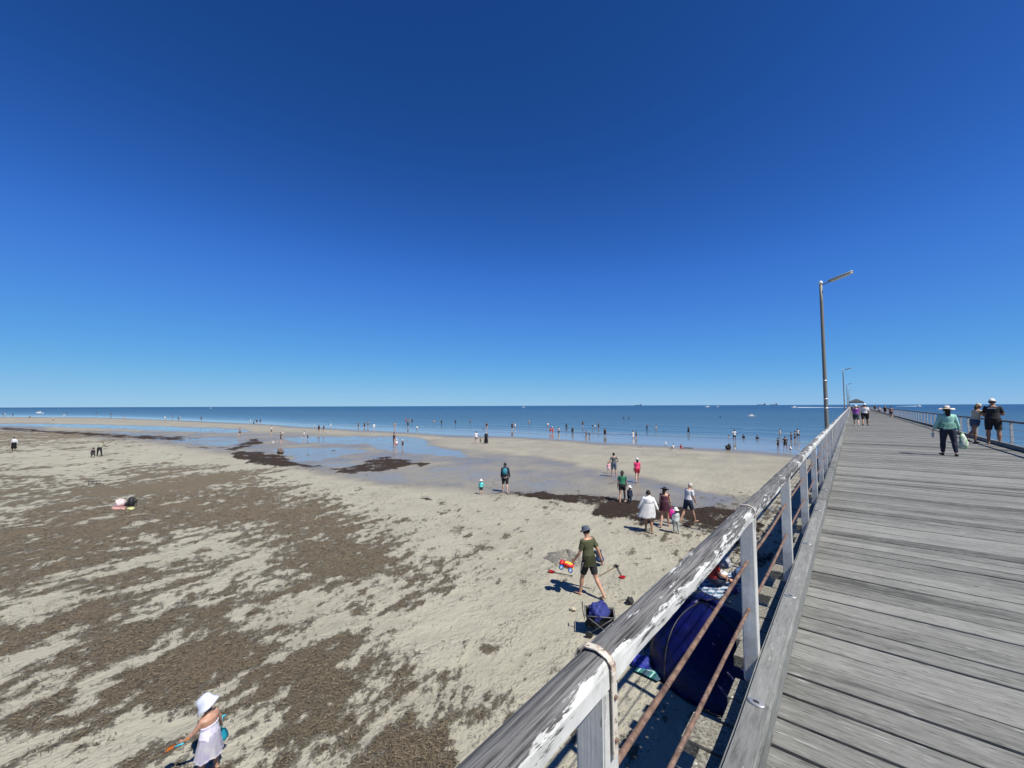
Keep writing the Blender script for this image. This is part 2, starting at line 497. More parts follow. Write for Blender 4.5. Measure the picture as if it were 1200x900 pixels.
def sea_material():
    m, n, b = new_mat('sea_water')
    d = attr(n, 'offshore')      # log-scaled metres past the waterline
    D = attr(n, 'metres_out')
    big = noise_n(n, scale=(0.006, 0.022, 1), s=1, detail=5, rough=0.6, rot=(0, 0, radians(-12)))
    c1 = mixc(n, mapr(n, d, 0.28, 0.42), (0.21, 0.20, 0.165), (0.060, 0.085, 0.085))
    c1 = mixc(n, mapr(n, d, 0.40, 0.62), c1, (0.040, 0.076, 0.090))
    c1 = mixc(n, mapr(n, d, 0.64, 0.80), c1, (0.008, 0.024, 0.050))
    c1 = mixc(n, math_n(n, 'MULTIPLY', mapr(n, big, 0.35, 0.7, 0, 0.4), mapr(n, d, 0.3, 0.45)), c1, (0.02, 0.065, 0.095))
    n.links.new(c1, b.inputs['Base Color'])
    b.inputs['IOR'].default_value = 1.33
    n.links.new(mapr(n, d, 0.25, 0.6, 0.05, 0.26), b.inputs['Roughness'])
    w1 = noise_n(n, scale=(0.10, 0.55, 1), s=1, detail=5, rough=0.55, rot=(0, 0, radians(-10)), dist=0.4)
    w2 = noise_n(n, scale=(1.2, 3.2, 1), s=1, detail=4, rough=0.6, rot=(0, 0, radians(-14)))
    w3 = noise_n(n, scale=(0.03, 0.12, 1), s=1, detail=3, rough=0.5, rot=(0, 0, radians(-8)))
    h = math_n(n, 'ADD', math_n(n, 'MULTIPLY', w1, 0.6), math_n(n, 'MULTIPLY', w2, 0.16))
    h = math_n(n, 'ADD', h, math_n(n, 'MULTIPLY', w3, 1.3))
    h = math_n(n, 'MULTIPLY', h, mapr(n, d, 0.27, 0.55, 0.02, 1.0))
    # low swell lines running in over the flats
    ph = math_n(n, 'ADD', math_n(n, 'MULTIPLY', math_n(n, 'POWER', math_n(n, 'MAXIMUM', D, 0.0), 0.8), 1.05), math_n(n, 'MULTIPLY', noise_n(n, scale=(0.02, 0.06, 1), s=1, detail=3), 16.0))
    sw = math_n(n, 'POWER', math_n(n, 'ADD', math_n(n, 'MULTIPLY', math_n(n, 'SINE', ph), 0.5), 0.5), 5.0)
    sw = math_n(n, 'MULTIPLY', sw, math_n(n, 'MULTIPLY', mapr(n, d, 0.27, 0.36), mapr(n, d, 0.72, 0.52)))
    sw = math_n(n, 'MULTIPLY', sw, mapr(n, noise_n(n, scale=(0.035, 0.10, 1), s=1, detail=2), 0.36, 0.6))
    h = math_n(n, 'ADD', h, math_n(n, 'MULTIPLY', sw, 0.8))
    bump(n, b, h, 1.0, 0.42)
    cn = noise_n(n, scale=(0.30, 2.0, 1), s=1, detail=4, rough=0.65)
    cf = math_n(n, 'MULTIPLY', mapr(n, sw, 0.72, 0.9), mapr(n, cn, 0.56, 0.62))
    cf = math_n(n, 'MULTIPLY', cf, mapr(n, d, 0.56, 0.44))
    out = n.nodes['Material Output']
    foam = N(n, 'ShaderNodeBsdfDiffuse'); foam.inputs[0].default_value = (0.6, 0.62, 0.62, 1)
    ms = n.nodes.new('ShaderNodeMixShader')
    n.links.new(math_n(n, 'MULTIPLY', cf, 0.6), ms.inputs[0]); n.links.new(b.outputs[0], ms.inputs[1]); n.links.new(foam.outputs[0], ms.inputs[2])
    n.links.new(ms.outputs[0], out.inputs[0])
    return m
M_sea = sea_material()

# ------------------------------------------------------------------ the beach: one sheet, its zones surveyed from the photo and kept in world space
SHORE_PX = [(-200, 487.5), (0, 488.5), (100, 489), (180, 491.5), (250, 494.5), (350, 500), (420, 504), (520, 509.5), (600, 511.5), (700, 518), (800, 523.5), (880, 527.5), (930, 532)]
_sh = [on_z(x, y, -3.52) for x, y in SHORE_PX]
_saz = np.array([math.atan2(-p.x, p.y) for p in _sh]); _sr = np.array([hypot(p.x, p.y) for p in _sh])
o_ = np.argsort(_saz); _saz, _sr = _saz[o_], _sr[o_]
def shore_r(az):
    r = np.interp(az, _saz, _sr)
    # beyond the surveyed stretch (right of the jetty) the line runs on square to it
    y0 = _sr[0] * cos(_saz[0])
    rr = np.where(az < _saz[0], np.clip(y0 / np.maximum(np.cos(az), 0.05), 0, 900), r)
    yl, xl = _sr[-1] * cos(_saz[-1]), _sr[-1] * sin(_saz[-1])
    return np.where(az > _saz[-1], np.minimum(_sr[-1] * 1.0 + (az - _saz[-1]) * 900, 1500), rr)

def poly_field(px, py, poly, feather):
    """signed distance to a polygon in photo-survey units, squashed to 0..1"""
    poly = np.array(poly, float)
    x, y = px, py * 2.2
    P = poly * [1, 2.2]
    inside = np.zeros(x.shape, bool); dist = np.full(x.shape, 1e9)
    for i in range(len(P)):
        a, b_ = P[i], P[(i + 1) % len(P)]
        cond = ((a[1] > y) != (b_[1] > y)) & (x < (b_[0] - a[0]) * (y - a[1]) / (b_[1] - a[1] + 1e-12) + a[0])
        inside ^= cond
        d = b_ - a; L = d @ d + 1e-9
        t = np.clip(((x - a[0]) * d[0] + (y - a[1]) * d[1]) / L, 0, 1)
        dist = np.minimum(dist, np.hypot(x - a[0] - t * d[0], y - a[1] - t * d[1]))
    s = np.where(inside, dist, -dist)
    return smooth(-1, 1, s / feather)

def polyset(px, py, sets):
    out = np.zeros(px.shape)
    for poly, feather, val in sets:
        P = np.array(poly)
        m = (px > P[:, 0].min() - 40) & (px < P[:, 0].max() + 40) & (py > P[:, 1].min() - 14) & (py < P[:, 1].max() + 14)
        if m.any():
            q = poly_field(px[m], py[m], poly, feather) * val
            out[m] = np.maximum(out[m], q)
    return out

DRY_Y = [474, 500, 508, 515, 525, 540, 550, 560, 575, 590, 610, 640, 670, 700, 740, 780, 820, 860, 900, 1100]
DRY = np.array([
 [0, 0, 0, 0, 0, 0, 0, 0, 0, 0],
 [0, 0, 0, 0, 0, 0, 0, 0, 0, 0],
 [.80, .66, .20, .05, 0, 0, 0, 0, 0, 0],
 [.72, .56, .18, .10, 0, 0, 0, 0, 0, 0],
 [.48, .42, .16, .10, 0, 0, 0, 0, 0, 0],
 [.18, .15, .22, .10, .03, 0, 0, 0, 0, 0],
 [.58, .42, .66, .40, .08, .03, 0, 0, 0, 0],
 [.66, .45, .78, .60, .12, .05, .03, 0, 0, 0],
 [.62, .62, .84, .80, .30, .08, .06, .10, .12, .1],
 [.60, .72, .80, .74, .55, .10, .10, .25, .40, .3],
 [.50, .74, .62, .74, .86, .15, .14, .24, .36, .3],
 [.74, .82, .50, .48, .92, .32, .12, .16, .22, .3],
 [.76, .68, .60, .42, .78, .66, .10, .12, .16, .2],
 [.50, .72, .56, .60, .62, .40, .08, .08, .12, .2],
 [.52, .60, .84, .58, .44, .16, .10, .10, .15, .2],
 [.34, .46, .84, .88, .58, .42, .16, .12, .15, .2],
 [.52, .32, .70, .60, .74, .82, .34, .22, .2, .2],
 [.30, .60, .38, .50, .70, .84, .40, .3, .3, .2],
 [.20, .42, .50, .60, .55, .66, .40, .3, .3, .2],
 [.40, .40, .45, .50, .55, .50, .40, .3, .3, .2]])

WET_WEED = [
 ([(0, 500), (60, 505), (130, 508), (190, 511), (230, 515), (215, 517.5), (130, 512.5), (60, 508), (0, 504)], 2.5, .85),
 ([(170, 511.5), (215, 511), (240, 514), (215, 516)], 3, .7),
 ([(205, 523.5), (240, 523), (300, 519), (290, 525), (240, 527)], 3, .6),
 ([(250, 527), (262, 527), (300, 514), (303, 517), (290, 523), (272, 528)], 3, .8),
 ([(292, 516), (306, 513), (300, 520), (281, 526), (262, 529), (268, 524)], 3, .95),
 ([(262, 534), (278, 528), (305, 530), (326, 534), (345, 541), (356, 546), (330, 548), (290, 543)], 4, 1.0),
 ([(345, 544), (380, 545), (402, 547), (395, 551), (350, 548.5)], 3, .75),
 ([(385, 527), (400, 528), (404, 530), (390, 530)], 2, .7),
 ([(392, 550), (420, 546), (432, 536), (452, 536), (480, 540), (507, 543), (500, 547), (470, 549), (440, 553), (410, 556)], 4, .95),
 ([(575, 577), (598, 576), (640, 578), (700, 581), (740, 586), (770, 592), (760, 600), (720, 603), (690, 597), (640, 586), (600, 583)], 4, 1.0),
 ([(690, 590), (745, 588), (800, 593), (862, 598), (880, 606), (872, 622), (830, 616), (790, 610), (740, 610), (700, 604)], 6, .98),
 ([(500, 586), (515, 586), (548, 592), (535, 594), (512, 591)], 3, .75),
 ([(745, 606), (800, 612), (850, 622), (840, 634), (780, 626), (740, 616)], 6, .6),
 ([(820, 640), (900, 620), (900, 665), (850, 668)], 6, .62),
 ([(474, 588), (486, 590), (480, 593)], 3, .5), ([(495, 582), (504, 583), (500, 586)], 3, .5),
 ([(740, 523.5), (752, 523), (765, 525), (750, 526)], 2, .55), ([(787, 525), (810, 524), (818, 526), (800, 527.4)], 2, .8), ([(836, 521.5), (850, 521.2), (850, 522.4), (836, 522.4)], 1.6, .7),
]
POOLS = [
 ([(-40, 496), (60, 496.5), (110, 497), (200, 499.5), (285, 502.5), (300, 506), (270, 508), (200, 506), (120, 502), (40, 500), (-40, 499)], 2.0, 1.0),
 ([(105, 503), (150, 505), (215, 512), (290, 512), (280, 519), (262, 526), (215, 520), (160, 513)], 5, .85),
 ([(325, 512.5), (380, 511), (480, 511.5), (492, 514), (500, 518), (545, 532), (548, 537), (500, 534), (445, 528), (425, 520.5), (345, 519.5)], 2.5, 1.0),
 ([(308, 527), (340, 524.5), (385, 523.5), (425, 525.5), (440, 529), (400, 534), (372, 541), (345, 540), (330, 533)], 3, .92),
 ([(360, 543), (420, 541), (430, 545), (395, 549)], 3, .75),
 ([(398, 555), (450, 553), (520, 544), (570, 546), (620, 558), (560, 567), (470, 566), (430, 562)], 8, .72),
 ([(560, 565), (640, 560), (720, 575), (800, 590), (880, 600), (860, 606), (760, 592), (640, 577), (580, 574)], 8, .60),
]
WETS = [
 ([(60, 503), (330, 505), (480, 512), (560, 528), (640, 536), (760, 560), (930, 596), (870, 610), (760, 600), (640, 584), (560, 578), (470, 570), (380, 556), (260, 532), (180, 520), (60, 510), (-40, 503), (-40, 495), (60, 495)], 12, .88),
 ([(700, 600), (860, 605), (880, 640), (780, 620)], 10, .5),
]

def beach_fields(X, Y):
    Z = ground_z(X, Y)
    P = np.stack([X, Y, Z], -1)
    px, py, dep = project(P)
    az = np.arctan2(-X, Y); r = np.hypot(X, Y)
    back = dep < 0.3
    px = np.where(back, -100.0, px); py = np.where(back, 1100.0, np.clip(py, 474, 1100))
    # ragged edges: the outlines are shaken by noise that belongs to the beach
    k = np.clip((py - 474) * 0.035, 0.5, 9)
    wx = (fbm(X * 0.55, Y * 0.4, 4, 3) - .5) * 2; wy = (fbm(X * 0.55 + 50, Y * 0.4, 4, 5) - .5) * 2
    fx = (fbm(X * 0.12, Y * 0.12, 3, 23) - .5) * 2
    qx = px + (wx * 5 + fx * 4) * k; qy = py + (wy * 1.2) * k
    cx = np.clip(px, 0, 899) / 100; ci = np.floor(cx).astype(int); cf = cx - ci
    ci1 = np.minimum(ci + 1, 9)
    yi = np.interp(py, DRY_Y, np.arange(len(DRY_Y))); ri = np.minimum(np.floor(yi).astype(int), len(DRY_Y) - 2); rf = yi - ri
    dens = (DRY[ri, ci] * (1 - cf) + DRY[ri, ci1] * cf) * (1 - rf) + (DRY[ri + 1, ci] * (1 - cf) + DRY[ri + 1, ci1] * cf) * rf
    # streaks lie along the jetty's direction
    nz = 0.38 * fbm(X * 0.9 + 0.25 * Y, Y * 0.45, 5, 41, .68) + 0.42 * fbm(X * 3.0 + .8 * Y, Y * 1.6, 5, 61, .70) + .20 * fbm(X * 0.25, Y * 0.14, 3, 77)
    nz = np.clip((nz - .5) * 2.6 + .5, 0, 1)
    sp_ = fbm(X * 6.0 + Y, Y * 2.6, 4, 151, .7)
    weed = np.clip(.5 + (dens - 0.12 - nz + (sp_ - .5) * 0.95) * 1.05, 0, 1) * (dens > 0.01)
    wwp = polyset(qx, qy, WET_WEED)
    n2 = fbm(X * 1.3, Y * 0.7, 5, 91, .62)
    n2 = np.clip((n2 - .5) * 2.4 + .5, 0, 1)
    wweed = np.clip(wwp * 1.2 - n2 * 0.95 + 0.06, 0, 1) * (wwp > 0.02)
    pool = polyset(qx, qy, POOLS)
    n3 = np.clip((fbm(X * 0.25, Y * 0.25, 5, 131, .6) - .5) * 2.4 + .5, 0, 1)
    pool = np.clip(pool * 1.15 - 0.55 * (1 - n3) * (1 - pool * .75), 0, 1)
    wet = polyset(qx, qy, WETS)
    R = shore_r(az)
    rel = r / R
    edge = smooth(0.86, 0.985, rel + 0.03 * fx)
    damp = smooth(0.35, 0.8, rel + 0.05 * fx) * 0.34
    n4 = np.clip((fbm(X * 0.7, Y * 0.35, 5, 171, .65) - .5) * 2.4 + .5, 0, 1)
    wet = np.clip(np.maximum(np.maximum(wet * (0.55 + 0.35 * n3 + .35 * n4), edge), np.maximum(damp * (.6 + .8 * n4), pool)), 0, 1)
    pool = np.where(pool > .03, np.clip(pool - (n4 < .38) * .35 * (1 - pool * .6), 0, 1), pool)
    pool = np.maximum(pool, smooth(0.955, 0.998, rel) * 0.85)
    specks = np.clip(1.0 - 1.2 * wet, 0, 1)
    return Z, weed, wweed, wet, pool, specks, rel, n2, nz

def build_ground():
    az = np.unique(np.concatenate([np.radians(np.arange(-180, 180.1, 5.0)), np.radians(np.arange(39.4 - 62, 39.4 + 62, 0.19))]))
    az = np.sort((az + 1e-12))
    rr = [0.6]
    while rr[-1] < 700: rr.append(rr[-1] * 1.0135 + 0.002)
    rr = np.array(rr)
    A, R = np.meshgrid(az, rr)
    Rs = shore_r(A)
    X = -R * np.sin(A); Y = R * np.cos(A)
    Z, weed, wweed, wet, pool, specks, rel, n2, nz = beach_fields(X, Y)
    Z = Z + weed * 0.035 * (nz < .6) + (wweed > 0.35) * (0.05 + 0.14 * n2) * smooth(.3, .8, wweed)
    Z = Z + (fbm(X * 1.6, Y * 1.1, 4, 201) - .5) * 0.05 * (1 - wet) * smooth(120, 20, R) 
    Z = Z + (fbm(X * 0.08, Y * 0.08, 3, 211) - .5) * 0.03
    past = np.clip(R - Rs, 0, None)
    Z = Z - np.minimum(past * 0.02, 2.5)
    nr, na = A.shape
    co = np.stack([X, Y, Z], -1).reshape(-1, 3)
    co = np.vstack([co, [[0, 0, -3.15]]])
    idx = np.arange(nr * na).reshape(nr, na)
    q = np.stack([idx[:-1, :-1], idx[1:, :-1], idx[1:, 1:], idx[:-1, 1:]], -1).reshape(-1, 4)[:, ::-1]
    me = bpy.data.meshes.new('beach')
    nf = len(q)
    tri = [(nr * na, idx[0, i + 1], idx[0, i]) for i in range(na - 1)]
    loops = np.concatenate([q.reshape(-1), np.array(tri).reshape(-1)])
    me.vertices.add(len(co)); me.vertices.foreach_set('co', co.reshape(-1))
    me.loops.add(len(loops)); me.loops.foreach_set('vertex_index', loops.astype(np.int32))
    starts = np.concatenate([np.arange(nf) * 4, nf * 4 + np.arange(len(tri)) * 3])
    me.polygons.add(len(starts)); me.polygons.foreach_set('loop_start', starts.astype(np.int32))
    me.update(calc_edges=True)
    me.validate()
    for nm, arr in (('dry_weed', weed), ('wet_weed', wweed), ('wet', wet), ('pool', pool), ('specks', specks)):
        a = me.attributes.new(nm, 'FLOAT', 'POINT')
        a.data.foreach_set('value', np.concatenate([arr.reshape(-1), [0]]).astype(np.float32))
    me.polygons.foreach_set('use_smooth', [True] * len(me.polygons))
    o = link('beach', me, M_ground)
    if me.polygons[0].normal.z < 0: me.flip_normals()
    tag(o, kind='structure')
    return o
build_ground()

def build_sea():
    az = np.radians(np.concatenate([np.arange(-92, -24, 4.0), np.arange(-24, 104, 0.5), np.arange(104, 118, 2.0)]))
    rel = [0.0]; s = 0.5
    while rel[-1] < 45000: rel.append(rel[-1] + s); s *= 1.06
    rel = np.array(rel)
    A, D = np.meshgrid(az, rel)
    R = shore_r(A) + D - 1.0
    X = -R * np.sin(A); Y = R * np.cos(A)
    Z = np.full(X.shape, SEA + 0.012)
    nr, na = A.shape
    co = np.stack([X, Y, Z], -1).reshape(-1, 3)
    idx = np.arange(nr * na).reshape(nr, na)
    q = np.stack([idx[:-1, :-1], idx[1:, :-1], idx[1:, 1:], idx[:-1, 1:]], -1).reshape(-1, 4)[:, ::-1]
    me = bpy.data.meshes.new('sea')
    me.vertices.add(len(co)); me.vertices.foreach_set('co', co.reshape(-1))
    me.loops.add(q.size); me.loops.foreach_set('vertex_index', q.reshape(-1).astype(np.int32))
    me.polygons.add(len(q)); me.polygons.foreach_set('loop_start', (np.arange(len(q)) * 4).astype(np.int32))
    me.update(calc_edges=True)
    flat = np.interp(A, [_saz[-1] - 0.75, _saz[-1] - .12], [1.0, 0.22])      # the flats run far out at the left
    off = np.log1p(np.clip(D * flat, 0, None)) / np.log(4000.0)
    a = me.attributes.new('offshore', 'FLOAT', 'POINT'); a.data.foreach_set('value', np.clip(off, 0, 1).reshape(-1).astype(np.float32))
    a = me.attributes.new('metres_out', 'FLOAT', 'POINT'); a.data.foreach_set('value', (D * flat).reshape(-1).astype(np.float32))
    me.polygons.foreach_set('use_smooth', [True] * len(me.polygons))
    if me.polygons[0].normal.z < 0: me.flip_normals()
    tag(link('sea', me, M_sea), kind='structure')
build_sea()

# loose fibrous seaweed lying on the near beach
def build_wrack():
    n = 380000
    az = np.radians(RNG.uniform(39.4 - 56, 39.4 + 52, n)); r = 5.0 * (30 / 5.0) ** RNG.uniform(0, 1, n)
    X = -r * np.sin(az); Y = r * np.cos(az)
    Z, weed, wweed, wet, pool, specks, rel, n2, nz = beach_fields(X, Y)
    big = np.maximum(weed, (wweed > .3) * 1.0)
    p = np.where(big > 0.5, 0.62, 0.006 + 0.16 * big + 0.10 * (fbm(X * 1.7, Y * 0.9, 4, 301) > 0.60))
    k = RNG.uniform(0, 1, n) < p
    X, Y, Z, weed, r, ww = X[k], Y[k], Z[k], weed[k], r[k], wweed[k]
    nn = len(X)
    L = 0.006 + 0.034 * RNG.uniform(0, 1, nn) ** 2.2 * (0.6 + r / 14); W = RNG.uniform(0.001, 0.0034, nn) * (0.6 + r / 10)
    th = RNG.uniform(0, pi, nn) + 0.0; lift = RNG.uniform(-0.35, 0.5, nn)
    zb = Z + 0.012 + weed * 0.03 + (ww > .35) * 0.11 + RNG.uniform(0, .02, nn)
    dx, dy = np.cos(th) * L, np.sin(th) * L; wx, wy = -np.sin(th) * W, np.cos(th) * W
    hz = np.abs(lift) * L
    v = np.empty((nn, 6, 3))
    for i, (s, t, hh) in enumerate(((-1, -1, 0), (-1, 1, 0), (0, 1, 1), (0, -1, 1), (1, 1, .2), (1, -1, .2))):
        v[:, i, 0] = X + s * dx + t * wx; v[:, i, 1] = Y + s * dy + t * wy; v[:, i, 2] = zb + hh * hz + (t > 0) * W * 0.8
    base = np.arange(nn)[:, None] * 6
    q = np.concatenate([base + [0, 3, 2, 1], base + [3, 5, 4, 2]], 1).reshape(-1, 4)
    me = bpy.data.meshes.new('seaweed')
    me.vertices.add(nn * 6); me.vertices.foreach_set('co', v.reshape(-1))
    me.loops.add(q.size); me.loops.foreach_set('vertex_index', q.reshape(-1).astype(np.int32))
    me.polygons.add(len(q)); me.polygons.foreach_set('loop_start', (np.arange(len(q)) * 4).astype(np.int32))
    mi = np.repeat(np.where(ww > .3, 2, RNG.choice([0, 0, 0, 1, 3, 3], nn)), 2)
    me.polygons.foreach_set('material_index', mi.astype(np.int32))
    me.update(calc_edges=True)
    mats = [plain('dry_weed_brown', (0.125, 0.097, 0.060), 0.9), plain('dry_weed_pale', (0.20, 0.165, 0.112), 0.9), plain('wet_weed_dark', (0.035, 0.022, 0.014), 0.6), plain('old_weed_dark', (0.035, 0.027, 0.017), 0.9)]
    o = link('seaweed', me, mats)
    tag(o, 'brown dried seaweed strewn in mats over the pale sand', 'seaweed', kind='stuff')
build_wrack()

# ------------------------------------------------------------------ the jetty
PIER_END = 430.0
XL, XR = -0.62, 4.66           # nominal edge of the planks
def tint_attr(me, vals):
    a = me.attributes.new('tint', 'FLOAT', 'FACE'); a.data.foreach_set('value', np.array(vals, np.float32))

pier = empty('jetty', (0, 0, 0))
tag(pier, 'long weathered grey timber jetty running out over beach and sea', 'jetty')

def build_deck():
    bm = bmesh.new(); tl = []
    rnd = random.Random(5)
    y = -4.03; i = 0
    post_y = [1.04 + 1.83 * k for k in range(-4, 260)]
    while y < PIER_END:
        wd = 0.22
        gap = rnd.uniform(0.014, 0.021) if rnd.random() < .9 else 0.024
        zt = rnd.uniform(-0.004, 0.004); t = rnd.random()
        if rnd.random() < .10: t *= -0.8
        xl = XL + rnd.uniform(-0.055, 0.05); xr = XR + rnd.uniform(-0.04, 0.05)
        if y > 60: xl, xr = XL, XR
        if 2.0 < y < 2.25: xl = -0.70
        if any(abs(y + .11 - p) < 0.155 for p in post_y if p < 60): xl = -0.466 + rnd.uniform(-.0, .02) - (0.0)
        cxx, sx = (xl + xr) / 2, xr - xl
        if y < 16:
            b2 = bmesh.new()
            vs, fs = box(b2, (0, 0, 0), (sx, wd - gap, 0.07))
            # the long top edges are worn round; the board sags a little and its arris wanders
            es = [e for e in b2.edges if all(v.co.z > 0 for v in e.verts)]
            bmesh.ops.bevel(b2, geom=es, offset=rnd.uniform(0.002, 0.004), segments=1, affect='EDGES')
            bmesh.ops.subdivide_edges(b2, edges=[e for e in b2.edges if abs(e.verts[0].co.x - e.verts[1].co.x) > 1], cuts=14, use_grid_fill=True)
            ph = rnd.uniform(0, 6)
            for v in b2.verts:
                v.co.y += 0.0022 * sin(v.co.x * 3.1 + ph) + 0.0012 * sin(v.co.x * 9 + ph * 2)
                v.co.z += 0.0018 * sin(v.co.x * 2.2 + ph * 3)
                v.co += Vector((cxx, y + wd / 2, -0.035 + zt))
            me = bpy.data.meshes.new('t'); b2.to_mesh(me); b2.free()
            nb = len(bm.faces); bm.from_mesh(me); bpy.data.meshes.remove(me)
            tl += [t] * (len(bm.faces) - nb)
        else:
            box(bm, (cxx, y + wd / 2, -0.035 + zt), (sx, wd - gap * (1 if y < 60 else .8), 0.07)); tl += [t] * 6
        y += wd; i += 1
    me = bpy.data.meshes.new('deck'); bm.faces.ensure_lookup_table(); bm.normal_update()
    for f in bm.faces:
        if abs(f.normal.z) < 2 and f.calc_center_median().x < -0.5: pass
    bm.to_mesh(me); bm.free()
    tint_attr(me, tl)
    return link('deck', me, M_deck, pier)
build_deck()

def long_timber(name, x0, x1, z0, z1, y0, y1, mat, seg_len=5.5, bev=0.012, seedv=1, jig=0.004, parent=None, paint=None):
    """timbers laid end to end along the jetty; near ones finely cut so their edges can wander"""
    bm = bmesh.new(); tl = []
    rnd = random.Random(seedv); y = y0
    while y < y1:
        ye = min(y + seg_len, y1); t = rnd.random()
        b2 = bmesh.new()
        box(b2, ((x0 + x1) / 2, (y + ye) / 2, (z0 + z1) / 2), (x1 - x0, ye - y - 0.006, z1 - z0))
        if y < 30:
            es = [e for e in b2.edges if abs(e.verts[0].co.y - e.verts[1].co.y) > 1]
            bmesh.ops.bevel(b2, geom=es, offset=bev, segments=3, affect='EDGES')
            bmesh.ops.subdivide_edges(b2, edges=[e for e in b2.edges if abs(e.verts[0].co.y - e.verts[1].co.y) > 1], cuts=40, use_grid_fill=True)
            p1, p2 = rnd.uniform(0, 6), rnd.uniform(0, 6)
            for v in b2.verts:
                v.co.x += jig * (sin(v.co.y * 2.3 + p1) * .6 + sin(v.co.y * 7.1 + p2 + v.co.z * 20) * .3)
                v.co.z += jig * (sin(v.co.y * 1.7 + p2) * .6 + sin(v.co.y * 9.3 + p1 + v.co.x * 30) * .25)
        me = bpy.data.meshes.new('t'); b2.to_mesh(me); b2.free()
        nb = len(bm.faces); bm.from_mesh(me); bpy.data.meshes.remove(me)
        tl += [t] * (len(bm.faces) - nb)
        y = ye if y1 < 60 or y < 60 else ye
        if y > 60: seg_len = 40
    me = bpy.data.meshes.new(name); bm.normal_update()
    if paint: pv = [paint(f) for f in bm.faces]
    bm.to_mesh(me); bm.free()
    if paint:
        a = me.attributes.new('paint', 'FLOAT', 'FACE'); a.data.foreach_set('value', np.array(pv, np.float32))
    else: tint_attr(me, tl)
    return link(name, me, mat, parent)

KZ0, KZ1 = 0.006, 0.15
long_timber('kerb_beam', -0.470, -0.350, KZ0, KZ1, 2.38 - 5.5, PIER_END, M_kerb, bev=0.014, parent=pier, seedv=3)
long_timber('kerb_beam', 4.35, 4.468, KZ0, KZ1, -3, PIER_END, M_kerb, bev=0.012, parent=pier, seedv=4)
# iron plates with a slot where the kerb timbers are bolted down
for y in (0.75, 2.365, 3.815, 5.35, 7.1, 8.9):
    bm = bmesh.new()
    rings(bm, [(0, 0, 0), (0, 0, 0.006), (0, 0, 0.009)], [(0.026, 0.040), (0.026, 0.040), (0.021, 0.035)], n=16, side=(1, 0, 0))
    o = obj('bolt_plate', bm, M_galv, pier, True); o.location = (-0.412, y, KZ1 - 0.001); o.rotation_euler = (0, 0, 1.25)
    bm = bmesh.new(); rings(bm, [(0, 0, 0.008), (0, 0, 0.0102)], [(0.008, .016), (0.008, .016)], n=10)
    obj('bolt', bm, M_black, o)

# beams and piles below
for x in (-0.28, 1.3, 2.85, 4.25):
    long_timber('stringer_beam', x - .12, x + .12, -0.36, -0.075, -3, PIER_END, M_beam, bev=0.01, parent=pier, seedv=int(x * 10) + 9)
k = 0
yb = -1.6
while yb < 190:
    bm = bmesh.new(); vs, fs = box(bm, (2.0, yb, -0.52), (5.1, 0.30, 0.31)); n_ = len(bm.faces)
    me = bpy.data.meshes.new('headstock'); bm.to_mesh(me); bm.free(); tint_attr(me, [random.random()] * n_); link('headstock', me, M_beam, pier)
    for x in (-0.20, 4.15):
        bm = bmesh.new()
        pts = [(x, yb, -5.2), (x + .01, yb, -3.3), (x, yb, -2.2), (x - .01, yb, -0.68)]
        rings(bm, pts, [0.20, 0.185, 0.175, 0.165], n=14)
        me = bpy.data.meshes.new('pile'); bm.to_mesh(me); nf_ = len(bm.faces); bm.free(); tint_attr(me, [random.random()] * nf_)
        me.polygons.foreach_set('use_smooth', [True] * nf_)
        link('pile', me, M_pile, pier)
    yb += 7.32; k += 1

# ------------------------------------------------------------------ handrails
RZ0, RZ1 = 0.918, 0.985
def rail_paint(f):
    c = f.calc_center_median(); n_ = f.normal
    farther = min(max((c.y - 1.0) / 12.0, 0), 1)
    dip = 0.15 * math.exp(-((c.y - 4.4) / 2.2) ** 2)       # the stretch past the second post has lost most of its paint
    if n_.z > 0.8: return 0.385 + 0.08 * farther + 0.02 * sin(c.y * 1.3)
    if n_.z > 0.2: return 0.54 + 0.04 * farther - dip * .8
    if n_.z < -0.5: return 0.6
    return 0.60 + 0.03 * sin(c.y * 2) - dip

